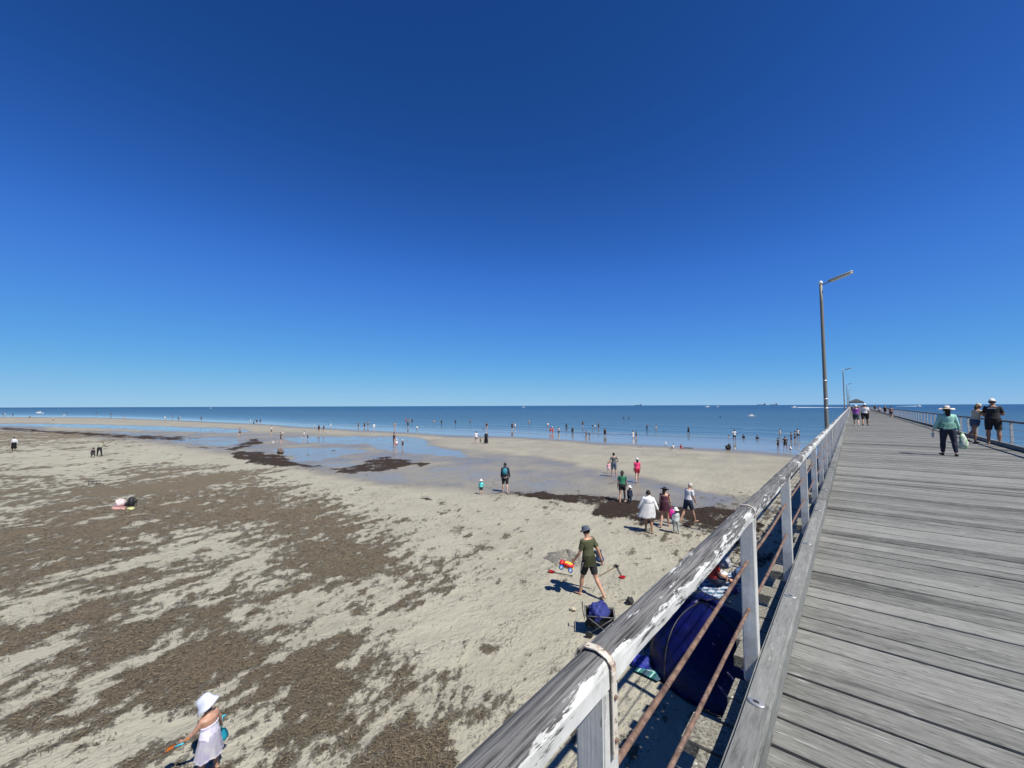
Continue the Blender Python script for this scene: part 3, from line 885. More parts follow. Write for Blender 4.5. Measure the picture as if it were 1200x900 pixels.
def handrail(label, x0, x1, px0, px1, y_first, side, label_part=None):
    h = empty('handrail', (0, 0, 0)); tag(h, label, 'handrail', 'white timber handrails along the jetty')
    # tall narrow coping with a worn, bulging top
    bm_all = bmesh.new(); pv = []
    rnd = random.Random(21 + side); ya = -3.0; seg = 5.49
    L = [-3.0, 2.895, 8.385, 13.875, 19.365, 24.855, 30.345]
    L += [30.345 + 36.6 * i for i in range(1, 11)]
    prof = [(x0, RZ0), (x1, RZ0), (x1, RZ1 - 0.028), (x1 - 0.006, RZ1 - 0.012), (x1 - 0.018, RZ1 - 0.002), (x1 - 0.03, RZ1 + 0.001), (x0 + 0.045, RZ1 + 0.004), (x0 + 0.022, RZ1), (x0 + 0.008, RZ1 - 0.010), (x0, RZ1 - 0.026)]
    for i in range(len(L) - 1):
        a, b_ = L[i] + 0.002, L[i + 1] - 0.002
        m_ = 60 if b_ < 32 else 2
        p1, p2 = rnd.uniform(0, 6), rnd.uniform(0, 6)
        rows = []
        for j in range(m_ + 1):
            y = a + (b_ - a) * j / m_
            amp = 1.0 if m_ > 2 else 0
            row = []
            for q, (x, z) in enumerate(prof):
                dx = amp * (0.0022 * sin(y * 4 + p1 + q) + 0.0012 * sin(y * 13 + q * 2.1)); dz = amp * (0.002 * sin(y * 3 + p2 + q * .7) + 0.001 * sin(y * 17 + q))
                row.append(bm_all.verts.new((x + dx, y, z + dz)))
            rows.append(row)
        npf = len(prof)
        for j in range(m_):
            for q in range(npf):
                bm_all.faces.new((rows[j][q], rows[j][(q + 1) % npf], rows[j + 1][(q + 1) % npf], rows[j + 1][q]))
        bm_all.faces.new(rows[0]); bm_all.faces.new(rows[-1][::-1])
    bmesh.ops.recalc_face_normals(bm_all, faces=bm_all.faces[:])
    bm_all.normal_update()
    pv = [rail_paint(f) - (0.26 if side > 0 else 0) for f in bm_all.faces]  # right rail: weathered, and bared further to put its deck-side shade into the colour
    me = bpy.data.meshes.new('top_rail'); bm_all.to_mesh(me); bm_all.free()
    # smooth paint boundary: point attribute averaged from faces
    acc = np.zeros(len(me.vertices)); cnt = np.zeros(len(me.vertices))
    for p in me.polygons:
        if len(p.vertices) > 4: continue
        for v in p.vertices: acc[v] += pv[p.index]; cnt[v] += 1
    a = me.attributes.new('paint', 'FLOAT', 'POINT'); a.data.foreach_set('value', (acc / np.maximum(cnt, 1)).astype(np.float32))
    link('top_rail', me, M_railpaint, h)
    # posts
    n_post = 100
    stuffbm = bmesh.new()
    proto = None
    for k in range(-2, 230):
        y = y_first + 1.83 * k
        if side < 0 and k == 0: y -= 0.085
        if y > PIER_END - 1: break
        if y < -3: continue
        if k < 98 and (k < 24 or True):
            if k > 12 and proto is not None and k % 3:
                o = proto.copy(); COL.objects.link(o); o.parent = h; o.location = ((px0 + px1) / 2, y, 0); continue
            bm = bmesh.new(); w_ = (px1 - px0)
            box(bm, (0, 0, (RZ0 - 0.062) / 2), (w_, 0.078, RZ0 + 0.058))
            if k < 13:
                bmesh.ops.bevel(bm, geom=bm.edges[:], offset=0.005, segments=2, affect='EDGES')
            for v in bm.verts:
                if v.co.z < 0 and v.co.x * side > 0: v.co.z += 0.03
                v.co.x += rnd.uniform(-.0015, .0015); v.co.y += rnd.uniform(-.0015, .0015)
            me = bpy.data.meshes.new('post'); bm.to_mesh(me); bm.free()
            a = me.attributes.new('paint', 'FLOAT', 'POINT'); a.data.foreach_set('value', [0.62 + rnd.uniform(-.05, .03)] * len(me.vertices))
            o = link('post', me, M_postpaint, h); o.location = ((px0 + px1) / 2, y, 0)
            if k == 12 or proto is None: proto = o
        else:
            box(stuffbm, ((px0 + px1) / 2, y, (RZ0) / 2 - .03), (px1 - px0, 0.078, RZ0 + .058))
    if len(stuffbm.verts):
        me = bpy.data.meshes.new('far_post'); stuffbm.to_mesh(me); stuffbm.free()
        a = me.attributes.new('paint', 'FLOAT', 'POINT'); a.data.foreach_set('value', [0.62] * len(me.vertices))
        o = link('post', me, M_postpaint, h); o['kind'] = 'stuff'
    # two rusty rods threaded through the posts
    for zz in (0.667, 0.392):
        bm = bmesh.new(); pts = []
        y = -3.0
        while y < 30:
            ph = (y - y_first) / 1.83 * pi
            sag = -0.012 * abs(sin(ph)) * (1 if zz > .5 else .7)
            pts.append(((px0 + px1) / 2 + 0.003 * sin(y * 2.1), y, zz + sag)); y += 0.305
        pts += [((px0 + px1) / 2, q, zz) for q in (60, 120, 200, PIER_END)]
        tube(bm, pts, 0.0095 if side < 0 else 0.007, n=8)
        obj('rod', bm, M_rust if side < 0 else M_galv, h, True)
    return h, rnd

hl, _ = handrail('near handrail with flaking white paint and rusty rods on the beach side of the jetty', -0.562, -0.474, -0.552, -0.4755, 1.04, -1)
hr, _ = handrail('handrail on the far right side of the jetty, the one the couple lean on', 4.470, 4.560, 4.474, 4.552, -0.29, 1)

# iron straps over the rail
def strap(y, wd, reach):
    bm = bmesh.new()
    x1 = -0.4725; x0 = -0.564; zt = RZ1 + 0.007; th = 0.003
    path = [(x1 + 0.003, RZ0 - reach), (x1 + 0.003, RZ0 - reach * .5), (x1 + 0.003, RZ0), (x1 + 0.003, RZ1 - 0.035), (x1, RZ1 - 0.016), (x1 - 0.010, RZ1 - 0.001), (x1 - 0.024, RZ1 + 0.006), (x0 + 0.05, zt + 0.002), (x0 + 0.02, zt - 0.001), (x0 + 0.004, RZ1 - 0.006), (x0 - 0.003, RZ1 - 0.02), (x0 - 0.003, RZ0 - 0.05)]
    rows = []
    for i, (x, z) in enumerate(path):
        a = Vector(path[max(i - 1, 0)]); b_ = Vector(path[min(i + 1, len(path) - 1)]); d = (b_ - a).normalized()
        nx, nz_ = d.y, -d.x
        nx, nz_ = (nx, nz_) if (nx * 1 + nz_ * 1) > 0 or x < -0.5 else (nx, nz_)
        wob = 0.0015 * sin(i * 1.7 + y)
        rows.append([bm.verts.new((x - nx * 0, y - wd / 2 + wob, z)), bm.verts.new((x, y + wd / 2 + wob, z)), bm.verts.new((x + nx * th, y + wd / 2 + wob, z + nz_ * th)), bm.verts.new((x + nx * th, y - wd / 2 + wob, z + nz_ * th))])
    for i in range(len(rows) - 1):
        for q in range(4): bm.faces.new((rows[i][q], rows[i][(q + 1) % 4], rows[i + 1][(q + 1) % 4], rows[i + 1][q]))
    bm.faces.new(rows[0]); bm.faces.new(rows[-1])
    bmesh.ops.recalc_face_normals(bm, faces=bm.faces[:])
    o = obj('strap', bm, M_strap, hl)
    for zz in (RZ0 - reach * 0.75, RZ0 - 0.02):
        b2 = bmesh.new(); rings(b2, [(x1 + 0.004, y, zz), (x1 + 0.011, y, zz)], [0.006, 0.005], n=8)
        obj('bolt', b2, M_rust, o)
strap(0.955, 0.023, 0.158)
strap(2.86, 0.012, 0.05)

# ------------------------------------------------------------------ lamp posts
def lamp_post():
    r = empty('lamp_post', (0, 0, 0))
    bm = bmesh.new()
    pts = [(0, 0, -0.95)] + [(0.0, 0, z) for z in (0.5, 2, 3.5, 5, 5.62)]
    rings(bm, pts, [0.062, 0.06, 0.056, 0.052, 0.047, 0.045], n=16)
    obj('pole', bm, M_pole, r, True)
    bm = bmesh.new(); rings(bm, [(0, 0, 5.60), (0, 0, 5.66), (0, 0, 5.70), (0, 0, 5.715)], [0.055, 0.055, 0.045, 0.015], n=14)
    obj('pole_cap', bm, M_white, r, True)
    for z in (1.45, 2.35, 1.75):
        bm = bmesh.new(); rings(bm, [(0, 0, z), (0, 0, z + .06)], [0.0595, 0.0585], n=14); obj('band', bm, M_galv, r, True)
    bm = bmesh.new(); tube(bm, [(0.03, 0, 5.58), (0.16, 0, 5.62), (0.24, 0, 5.655)], 0.018, 8); obj('arm', bm, M_pole, r, True)
    # long lantern: metal tray above, ribbed diffuser below
    bm = bmesh.new(); ang = 0.30
    c = [Vector((0.20 + t * cos(ang) * 0.68, 0, 5.655 + t * sin(ang) * 0.68)) for t in (0, .04, .12, .5, .9, .97, 1)]
    rings(bm, [p + Vector((-.008, 0, .022)) for p in c], [(0.03, .012), (0.06, .02), (0.085, .028), (0.09, .03), (0.085, .028), (0.06, .02), (.03, .012)], n=14, side=(0, 1, 0))
    lan = obj('lamp_head', bm, M_galv, r, True)
    bm = bmesh.new()
    rings(bm, [p + Vector((0.008, 0, -.022)) for p in c[1:-1]], [(0.05, .012), (0.072, .034), (0.075, .036), (0.07, .032), (.045, .01)], n=14, side=(0, 1, 0))
    obj('diffuser', bm, M_lens, lan, True)
    return r
def copy_tree(o, parent=None):
    c = o.copy(); COL.objects.link(c); c.parent = parent
    for ch in list(o.children): copy_tree(ch, c)
    return c
lamps = [('tallest lamp post with slanted lantern, standing nearest along the left rail', 17.0),
         ('second lamp post along the left rail, about half as tall in view', 61.5),
         ('third lamp post along the left rail, small before the jetty shelter', 106.0),
         ('fourth lamp post along the left rail, tiny beside the shelter roof', 150.5),
         ('farthest small lamp post beyond the shelter on the jetty', 240.0)]
lp0 = lamp_post()
for i, (lb, y) in enumerate(lamps):
    o = lp0 if i == 0 else copy_tree(lp0)
    o.location = (-0.655, y, 0.0)
    tag(o, lb, 'lamp post', 'lamp posts along the left rail')

# ------------------------------------------------------------------ shelter far out on the jetty
def shelter(y):
    r = empty('shelter', (1.25, y, 0)); tag(r, 'small open shelter with dark hipped roof far out on the jetty', 'shelter')
    bm = bmesh.new(); W, D, h0, h1 = 2.15, 1.8, 2.55, 3.55
    a = [bm.verts.new(v) for v in ((-W, -D, h0), (W, -D, h0), (W, D, h0), (-W, D, h0))]
    b_ = [bm.verts.new(v) for v in ((-0.35, 0, h1), (0.35, 0, h1))]
    e = [bm.verts.new(v) for v in ((-W, -D, h0 - .1), (W, -D, h0 - .1), (W, D, h0 - .1), (-W, D, h0 - .1))]
    for f in ((a[0], a[1], b_[1], b_[0]), (a[1], a[2], b_[1]), (a[2], a[3], b_[0], b_[1]), (a[3], a[0], b_[0])): bm.faces.new(f)
    for i in range(4): bm.faces.new((e[i], e[(i + 1) % 4], a[(i + 1) % 4], a[i]))
    bm.faces.new(e[::-1])
    obj('roof', bm, plain('dark_roof_sheet', (0.05, 0.055, 0.06), 0.6), r)
    pm = plain('cream_paint', (0.45, 0.40, 0.34), 0.7)
    for x in (-1.9, 1.9):
        for yy in (-1.55, 1.55):
            bm = bmesh.new(); box(bm, (x, yy, 1.225), (0.12, .12, 2.44)); obj('post', bm, pm, r)
    for yy in (-1.55, 1.55):
        bm = bmesh.new(); box(bm, (0, yy, 2.28), (3.66, .06, .30)); obj('fascia_board', bm, pm, r)
    bm = bmesh.new(); box(bm, (0, 0.2, 0.9), (0.1, 2.4, 1.75)); obj('screen_wall', bm, pm, r)
    for s in (-1, 1):
        bm = bmesh.new(); box(bm, (s * .35, .2, .44), (.42, 2.3, .06)); box(bm, (s * .35, -.7, .21), (.3, .08, .40)); box(bm, (s * .35, 1.1, .21), (.3, .08, .40)); obj('bench', bm, pm, r)
shelter(190)

# ------------------------------------------------------------------ people: one continuous body, clothes as their own meshes over it
SKIN = (0.42, 0.235, 0.155); SKIN_TAN = (0.27, 0.135, 0.08); SKIN_DARK = (0.12, 0.06, 0.035); SKIN_PALE = (0.52, 0.33, 0.25)
BLACK = (0.012, 0.012, 0.014); NAVY = (0.014, 0.020, 0.045); WHITE = (0.62, 0.62, 0.61); GREY = (0.18, 0.19, 0.20)
HAIR = (0.018, 0.012, 0.009); DENIM = (0.05, 0.075, 0.12); CREAM = (0.5, 0.45, 0.36)

def rotv(v, axis, deg): return Quaternion(axis, radians(deg)) @ v

def skeleton(h=1.72, child=0.0, girth=1.0, lean=0, tilt=0, legs=((0, 3, 0), (0, 3, 0)), arms=((0, 9, 12, 4), (0, 9, 12, 4)), head=(0, 0), **kw):
    s = h / 1.75
    lg = 1.0 - 0.20 * child; hd = 1.0 + 0.42 * child; tr = 1.0 - 0.02 * child
    J = {}; g = girth * (1 + 0.12 * child)
    J['s'] = s; J['hd'] = hd; J['g'] = g
    pel = Vector((0, 0, 0)); J['pel'] = pel
    u = rotv(rotv(Vector((0, 0, 1)), (1, 0, 0), -lean), (0, 1, 0), tilt); J['u'] = u
    T = 0.50 * tr * s
    J['neck'] = pel + u * T
    hu = rotv(u, (1, 0, 0), -head[1]); J['hu'] = hu
    J['head'] = J['neck'] + u * 0.055 * s + hu * 0.115 * s * hd
    J['hyaw'] = head[0]
    lat = Vector((1, 0, 0)); lat = (lat - u * lat.dot(u)).normalized(); J['lat'] = lat
    for i, sd_ in ((0, -1), (1, 1)):
        p, sdn, fl = legs[i]
        hip = pel + Vector((sd_ * 0.085 * s * g, 0, -0.02 * s))
        def dirv(a, b): return Vector((sd_ * sin(radians(b)), sin(radians(a)), -cos(radians(a)))).normalized()
        kn = hip + dirv(p, sdn) * 0.43 * s * lg
        an = kn + dirv(p - fl, sdn * 0.4) * 0.41 * s * lg
        fa = (p - fl)
        up_ = radians(max(-75, min(60, fa * 0.75))) if not kw.get('flat') else 0
        toe = an + Vector((sd_ * 0.25 * 0.15 * s, 0.17 * s * cos(up_), -0.045 * s + 0.17 * s * sin(up_) * (1 if fa < 0 else .6)))
        heel = an + Vector((0, -0.045 * s, -0.045 * s))
        J['leg%d' % i] = (hip, kn, an, heel, toe)
        p, sdn, fl, fs = arms[i]
        sh = J['neck'] - u * 0.055 * s + lat * sd_ * 0.165 * s * (1 - .06 * child) * (0.9 + .1 * g)
        el = sh + dirv(p, sdn) * 0.275 * s
        wr = el + dirv(p + fl, fs) * 0.245 * s
        hdv = dirv(p + fl + 6, fs)
        J['arm%d' % i] = (sh, el, wr, wr + hdv * 0.10 * s, hdv)
    zmin = min(min(J['leg%d' % i][3].z, J['leg%d' % i][4].z) for i in (0, 1)) - 0.022 * s
    if kw.get('sit'): zmin = min(pel.z - 0.10 * s * g, zmin)
    J['dz'] = -zmin
    return J

def seg_mesh(bm, J, fine=False):
    s, g, hd = J['s'], J['g'], J['hd']
    pel, u, lat = J['pel'], J['u'], J['lat']
    fwd = u.cross(lat) * -1
    T = (J['neck'] - pel).length
    B = []
    L = [(-0.10, .10, .075), (-0.05, .150, .105), (0.02, .168, .118), (0.12, .150, .105), (0.24, .132, .098), (0.36, .152, .112), (0.44, .165, .112), (0.485, .135, .085), (0.52, .075, .062), (0.55, .056, .058), (0.60, .052, .056)]
    k = T / 0.50 / 1.0
    rings(bm, [pel + u * z * k for z, a, b in L], [(a * s * g, b * s * g * (1.0 if z < .5 else .95)) for z, a, b in L], n=16, side=lat)
    B.append(('torso', pel - u * .08 * s, J['neck'], .13 * s, .13 * s)); B.append(('neck', J['neck'] + u * .02 * s, J['neck'] + u * .08 * s, .055 * s, .05 * s))
    # head with jaw, nose, ears
    b2 = bmesh.new(); q = s * hd
    ball(b2, (0, -0.008 * q, 0.012 * q), (.076 * q, .096 * q, .108 * q), 16, 12)
    ball(b2, (0, 0.030 * q, -0.058 * q), (.050 * q, .052 * q, .058 * q), 12, 8)
    ball(b2, (0, 0.094 * q, -0.018 * q), (.013 * q, .020 * q, .022 * q), 8, 6)
    ball(b2, (0, 0.078 * q, -0.052 * q), (.022 * q, .012 * q, .010 * q), 8, 6)
    for sx in (-1, 1): ball(b2, (sx * .078 * q, -0.006 * q, -0.012 * q), (.012 * q, .020 * q, .030 * q), 8, 6)
    zax = J['hu']; xax = Vector((1, 0, 0)); xax = (xax - zax * xax.dot(zax)).normalized(); yax = zax.cross(xax)
    M = Matrix((xax, yax, zax)).transposed().to_4x4()
    M = Matrix.Translation(J['head']) @ M @ Matrix.Rotation(radians(J['hyaw']), 4, 'Z')
    J['hm'] = M
    for v in b2.verts: v.co = M @ v.co
    me = bpy.data.meshes.new('t'); b2.to_mesh(me); b2.free(); bm.from_mesh(me); bpy.data.meshes.remove(me)
    B.append(('head', J['head'] - zax * .03 * q, J['head'] + zax * .03 * q, .1 * q, .1 * q))
    for i, sd_ in ((0, -1), (1, 1)):
        hip, kn, an, heel, toe = J['leg%d' % i]
        d = (kn - hip); e = (an - kn)
        rings(bm, [hip - d * .06, hip + d * .12, hip + d * .5, kn - d * .06, kn + e * .04], [.072 * s * g, .088 * s * g, .074 * s * g, .055 * s * g, .050 * s * g], n=12)
        rings(bm, [kn - e * .03, kn + e * .10, kn + e * .32, kn + e * .65, an, an + e * .05], [.050 * s * g, .050 * s * g, .056 * s * g, .041 * s * g, .034 * s, .034 * s], n=12)
        ft = toe - heel
        rings(bm, [heel - ft * .04, heel + ft * .08, heel + ft * .3 + Vector((0, 0, .010 * s)), heel + ft * .7, toe - ft * .02, toe + ft * .04], [(.022 * s, .022 * s), (.032 * s, .030 * s), (.034 * s, .032 * s), (.044 * s, .022 * s), (.038 * s, .016 * s), (.024 * s, .010 * s)], n=12, side=(1, 0, 0))
        rings(bm, [an + Vector((0, 0, .02 * s)), an - Vector((0, 0, .03 * s))], [.035 * s, .034 * s], n=10)
        B += [('thigh', hip, kn, .08 * s, .055 * s), ('shin', kn, an, .05 * s, .035 * s), ('foot', heel, toe, .035 * s, .035 * s)]
        sh, el, wr, hn, hv = J['arm%d' % i]
        d = el - sh; e = wr - el
        ball(bm, sh, .056 * s * (.6 + .4 * g), 12, 8)
        rings(bm, [sh - d * .05, sh + d * .25, el - d * .1, el], [.050 * s * g, .048 * s * g, .038 * s * g, .037 * s], n=12)
        rings(bm, [el - e * .04, el + e * .22, wr - e * .1, wr + e * .03], [.037 * s, .040 * s * (.6 + .4 * g), .028 * s, .026 * s], n=12)
        B += [('uarm', sh, el, .045 * s, .038 * s), ('farm', el, wr, .035 * s, .027 * s), ('hand', wr, hn, .03 * s, .03 * s)]
        # palm plane: back of the hand faces outward
        pn = Vector((sd_, 0, 0)); pn = (pn - hv * pn.dot(hv)).normalized(); pw = hv.cross(pn).normalized()
        fwdp = pw if pw.y > 0 else -pw
        rings(bm, [wr - hv * .01 * s, wr + hv * .02 * s, wr + hv * .06 * s, wr + hv * .092 * s], [(.022 * s, .018 * s), (.034 * s, .017 * s), (.040 * s, .016 * s), (.038 * s, .013 * s)], n=10, side=fwdp)
        if fine:
            rf = .0092 * s
            for j, (off, ln) in enumerate(((.030, .074), (.010, .084), (-.010, .078), (-.029, .060))):
                b0 = wr + hv * .084 * s + fwdp * off * s; cur = -pn
                p1 = b0 + (hv * .85 + cur * .35).normalized() * ln * .45 * s
                p2 = p1 + (hv * .45 + cur * .9).normalized() * ln * .32 * s
                p3 = p2 + (hv * -.1 + cur * 1.0).normalized() * ln * .25 * s
                tube(bm, [b0 - hv * .02 * s, b0, p1, p2, p3], [rf * 1.1, rf * 1.05, rf, rf * .92, rf * .75], 8)
            t0 = wr + hv * .03 * s + fwdp * .030 * s; t1 = t0 + (fwdp * .7 + hv * .7 - pn * .2).normalized() * .036 * s; t2 = t1 + (hv * .9 + fwdp * .15 - pn * .5).normalized() * .030 * s
            tube(bm, [t0 - fwdp * .012 * s, t0, t1, t2], [rf * 1.4, rf * 1.35, rf * 1.1, rf * .85], 8)
        else:
            rings(bm, [wr + hv * .085 * s, wr + hv * .13 * s, wr + hv * .155 * s - pn * .02 * s], [(.036 * s, .013 * s), (.032 * s, .012 * s), (.022 * s, .009 * s)], n=8, side=fwdp)
    return B

def body_mesh(J, vox, fine=False):
    bm = bmesh.new()
    B = seg_mesh(bm, J, fine)
    dz = Vector((0, 0, J['dz']))
    for v in bm.verts: v.co += dz
    bmesh.ops.recalc_face_normals(bm, faces=bm.faces[:])
    me = bpy.data.meshes.new('t'); bm.to_mesh(me); bm.free()
    o = bpy.data.objects.new('t', me); COL.objects.link(o)
    md = o.modifiers.new('r', 'REMESH'); md.mode = 'VOXEL'; md.voxel_size = vox; md.adaptivity = 0
    sm = o.modifiers.new('s', 'SMOOTH'); sm.factor = 0.5; sm.iterations = 2 if fine else 3
    dg = bpy.context.evaluated_depsgraph_get()
    out = bpy.data.meshes.new_from_object(o.evaluated_get(dg))
    bpy.data.objects.remove(o); bpy.data.meshes.remove(me)
    out.name = 'person'
    nv = len(out.vertices); co = np.empty(nv * 3); out.vertices.foreach_get('co', co); co = co.reshape(-1, 3)
    tags, best, tt = np.zeros(nv, int), np.full(nv, 1e9), np.zeros(nv)
    names = ['torso', 'neck', 'head', 'thigh', 'shin', 'foot', 'uarm', 'farm', 'hand']
    for nm, a, b, ra, rb in B:
        a = np.array(a + dz); b = np.array(b + dz); d = b - a; L = d @ d
        t = np.clip(((co - a) @ d) / L, 0, 1)
        r = ra + (rb - ra) * t
        q = np.linalg.norm(co - a - t[:, None] * d, axis=1) / r
        k = q < best
        best[k] = q[k]; tags[k] = names.index(nm); tt[k] = t[k]
    hm = J['hm'].copy(); hm.translation += dz
    inv = np.array(hm.inverted())
    hl_ = (co @ inv[:3, :3].T + inv[:3, 3]) / (J['s'] * J['hd'])
    out.polygons.foreach_set('use_smooth', [True] * len(out.polygons))
    J['hmw'] = hm
    return out, co, tags, tt, hl_

T_, NK, HD, TH, SN, FT, UA, FA, HN = range(9)
def m_tee(tags, tt, hl_, lo=0.10, sleeve=0.62, top=0.97):
    return ((tags == T_) & (tt > lo) & (tt < top)) | ((tags == UA) & (tt < sleeve))
def m_long(tags, tt, hl_): return ((tags == T_) & (tt > 0.10)) | (tags == UA) | ((tags == FA) & (tt < 0.93))
def m_shorts(tags, tt, hl_, leg=0.75, hi=0.28): return ((tags == T_) & (tt < hi)) | ((tags == TH) & (tt < leg))
def m_pants(tags, tt, hl_): return ((tags == T_) & (tt < 0.28)) | (tags == TH) | ((tags == SN) & (tt < 0.93))
def m_hair(tags, tt, hl_, low=-0.045):
    y, z = hl_[:, 1], hl_[:, 2]
    return (tags == HD) & ((z > 0.055 - 0.0) | ((y < 0.012) & (z > low)) | ((y < 0.045) & (z > 0.03)))
def m_shoe(tags, tt, hl_): return (tags == FT)

def shell(name, body, co, mask, off, mat, parent, smooth_it=3, flare=None):
    """clothing: the covered part of the body, relaxed, lifted off the skin and closed at its hems"""
    nv = len(co); nrm = np.empty(nv * 3); body.vertices.foreach_get('normal', nrm); nrm = nrm.reshape(-1, 3)
    faces = [p.vertices[:] for p in body.polygons]
    keep = [f for f in faces if sum(mask[v] for v in f) > len(f) / 2]
    if not keep: return None
    used = np.unique(np.concatenate([np.array(f) for f in keep]))
    remap = -np.ones(nv, int); remap[used] = np.arange(len(used))
    ed = {}
    nb_a, nb_b = [], []
    for f in keep:
        for i in range(len(f)):
            a, b = f[i], f[(i + 1) % len(f)]
            nb_a.append(remap[a]); nb_b.append(remap[b])
            ed[(a, b)] = 1
    border = [(a, b) for (a, b) in ed if (b, a) not in ed]
    P = co[used] + nrm[used] * off
    if flare is not None: P = flare(P)
    A = np.array(nb_a + nb_b); Bq = np.array(nb_b + nb_a)
    for _ in range(smooth_it):
        S = np.zeros_like(P); c = np.zeros(len(P))
        np.add.at(S, A, P[Bq]); np.add.at(c, A, 1)
        P = P * 0.5 + 0.5 * S / c[:, None]
    P += nrm[used] * 0.002
    n0 = len(used)
    bverts = sorted({v for e in border for v in e}); bm_ = {v: n0 + i for i, v in enumerate(bverts)}
    P = np.vstack([P, co[bverts] - nrm[bverts] * 0.004])
    F2 = [tuple(remap[v] for v in f) for f in keep] + [(remap[b], remap[a], bm_[a], bm_[b]) for a, b in border]
    me = bpy.data.meshes.new(name); me.from_pydata([tuple(p) for p in P], [], F2); me.validate()
    me.polygons.foreach_set('use_smooth', [True] * len(me.polygons))
    return link(name, me, mat, parent)

def lathe_hat(kind, q, mat, parent, hm, band=None):
    bm = bmesh.new()
    if kind == 'bucket': prof = [(.0, .135), (.05, .132), (.082, .115), (.092, .06), (.100, .045), (.150, .012), (.152, .008), (.100, .030), (.088, .030)]
    elif kind == 'wide': prof = [(.0, .150), (.045, .148), (.078, .130), (.092, .065), (.098, .052), (.16, .050), (.215, .036), (.218, .030), (.16, .040), (.094, .040)]
    elif kind == 'bonnet': prof = [(.0, .140), (.055, .136), (.088, .112), (.100, .06), (.106, .02), (.130, -.015), (.158, -.055), (.154, -.058), (.124, -.012), (.098, .02)]
    elif kind == 'cap': prof = [(.0, .128), (.045, .122), (.080, .092), (.095, .045), (.099, .022), (.092, .022)]
    n = 24; rows = []
    for i, (r, z) in enumerate(prof):
        if r == 0: rows.append([bm.verts.new((0, -.006 * q, z * q))]); continue
        wob = (.008 if kind == 'wide' else .004) * (1 if r > .12 else 0)
        rows.append([bm.verts.new((r * q * .93 * cos(2 * pi * k / n), r * q * 1.1 * sin(2 * pi * k / n) - .006 * q, z * q + wob * q * sin(3 * 2 * pi * k / n + 1) * 2)) for k in range(n)])
    for i in range(len(rows) - 1):
        for k in range(n):
            if len(rows[i]) == 1: bm.faces.new((rows[i][0], rows[i + 1][k], rows[i + 1][(k + 1) % n]))
            else: bm.faces.new((rows[i][k], rows[i + 1][k], rows[i + 1][(k + 1) % n], rows[i][(k + 1) % n]))
    bmesh.ops.transform(bm, matrix=hm, verts=bm.verts[:])
    o = obj('hat' if kind != 'cap' else 'cap', bm, mat, parent, True)
    if kind == 'cap':
        bm = bmesh.new(); rows = []
        for j in range(5):
            t = j / 4
            rows.append([bm.verts.new(((.078 - .02 * t * abs(k - 4) / 4) * q * (k - 4) / 4, (.078 + .078 * t * (1 - .35 * abs((k - 4) / 4) ** 2)) * q, (.038 - .018 * t - .012 * ((k - 4) / 4) ** 2) * q)) for k in range(9)])
        for j in range(4):
            for k in range(8): bm.faces.new((rows[j][k], rows[j][k + 1], rows[j + 1][k + 1], rows[j + 1][k]))
        bmesh.ops.solidify(bm, geom=bm.faces[:], thickness=.004)
        bmesh.ops.transform(bm, matrix=hm, verts=bm.verts[:])
        obj('peak', bm, mat, o, True)
    if band is not None:
        bm = bmesh.new()
        b = [(.094, .048), (.0985, .048), (.094, .082), (.089, .082)]
        rr = [[bm.verts.new((r * q * .95 * cos(2 * pi * k / n), r * q * 1.12 * sin(2 * pi * k / n) - .006 * q, z * q)) for k in range(n)] for r, z in b]
        for i in range(4):
            for k in range(n): bm.faces.new((rr[i][k], rr[(i + 1) % 4][k], rr[(i + 1) % 4][(k + 1) % n], rr[i][(k + 1) % n]))
        bmesh.ops.transform(bm, matrix=hm, verts=bm.verts[:])
        obj('hat_band', bm, band, o, True)
    return o

def skirt(name, J, z0, z1, r0_, r1_, mat, parent, folds=9, amp=.05, wind=(0, 0), tiers=0):
    """cloth hanging from z0 down to z1 (heights over the ground), gathered in folds"""
    bm = bmesh.new(); n = 48; m_ = 12; rows = []
    c = J['pel'] + Vector((0, 0, J['dz'])); u = J['u']
    for j in range(m_ + 1):
        t = j / m_; z = z0 + (z1 - z0) * t
        ax = u * ((z - c.z) / max(u.z, .4)) if z > c.z else Vector((0, 0, 0))
        cx, cy = c.x + ax.x + wind[0] * t * t, c.y + ax.y + wind[1] * t * t
        r = r0_ + (r1_ - r0_) * t ** .85
        row = []
        for k in range(n):
            a = 2 * pi * k / n
            f = 1 + amp * t * (sin(folds * a + 1.3 * sin(2 * a)) * .6 + .4 * sin((folds * 2 + 1) * a + j * .1))
            row.append(bm.verts.new((cx + r * f * cos(a), cy + r * f * .78 * sin(a), z + .012 * t * sin(5 * a))))
        rows.append(row)
    for j in range(m_):
        for k in range(n): bm.faces.new((rows[j][k], rows[j + 1][k], rows[j + 1][(k + 1) % n], rows[j][(k + 1) % n]))
    bmesh.ops.solidify(bm, geom=bm.faces[:], thickness=.006)
    bmesh.ops.recalc_face_normals(bm, faces=bm.faces[:])
    return obj(name, bm, mat, parent, True)

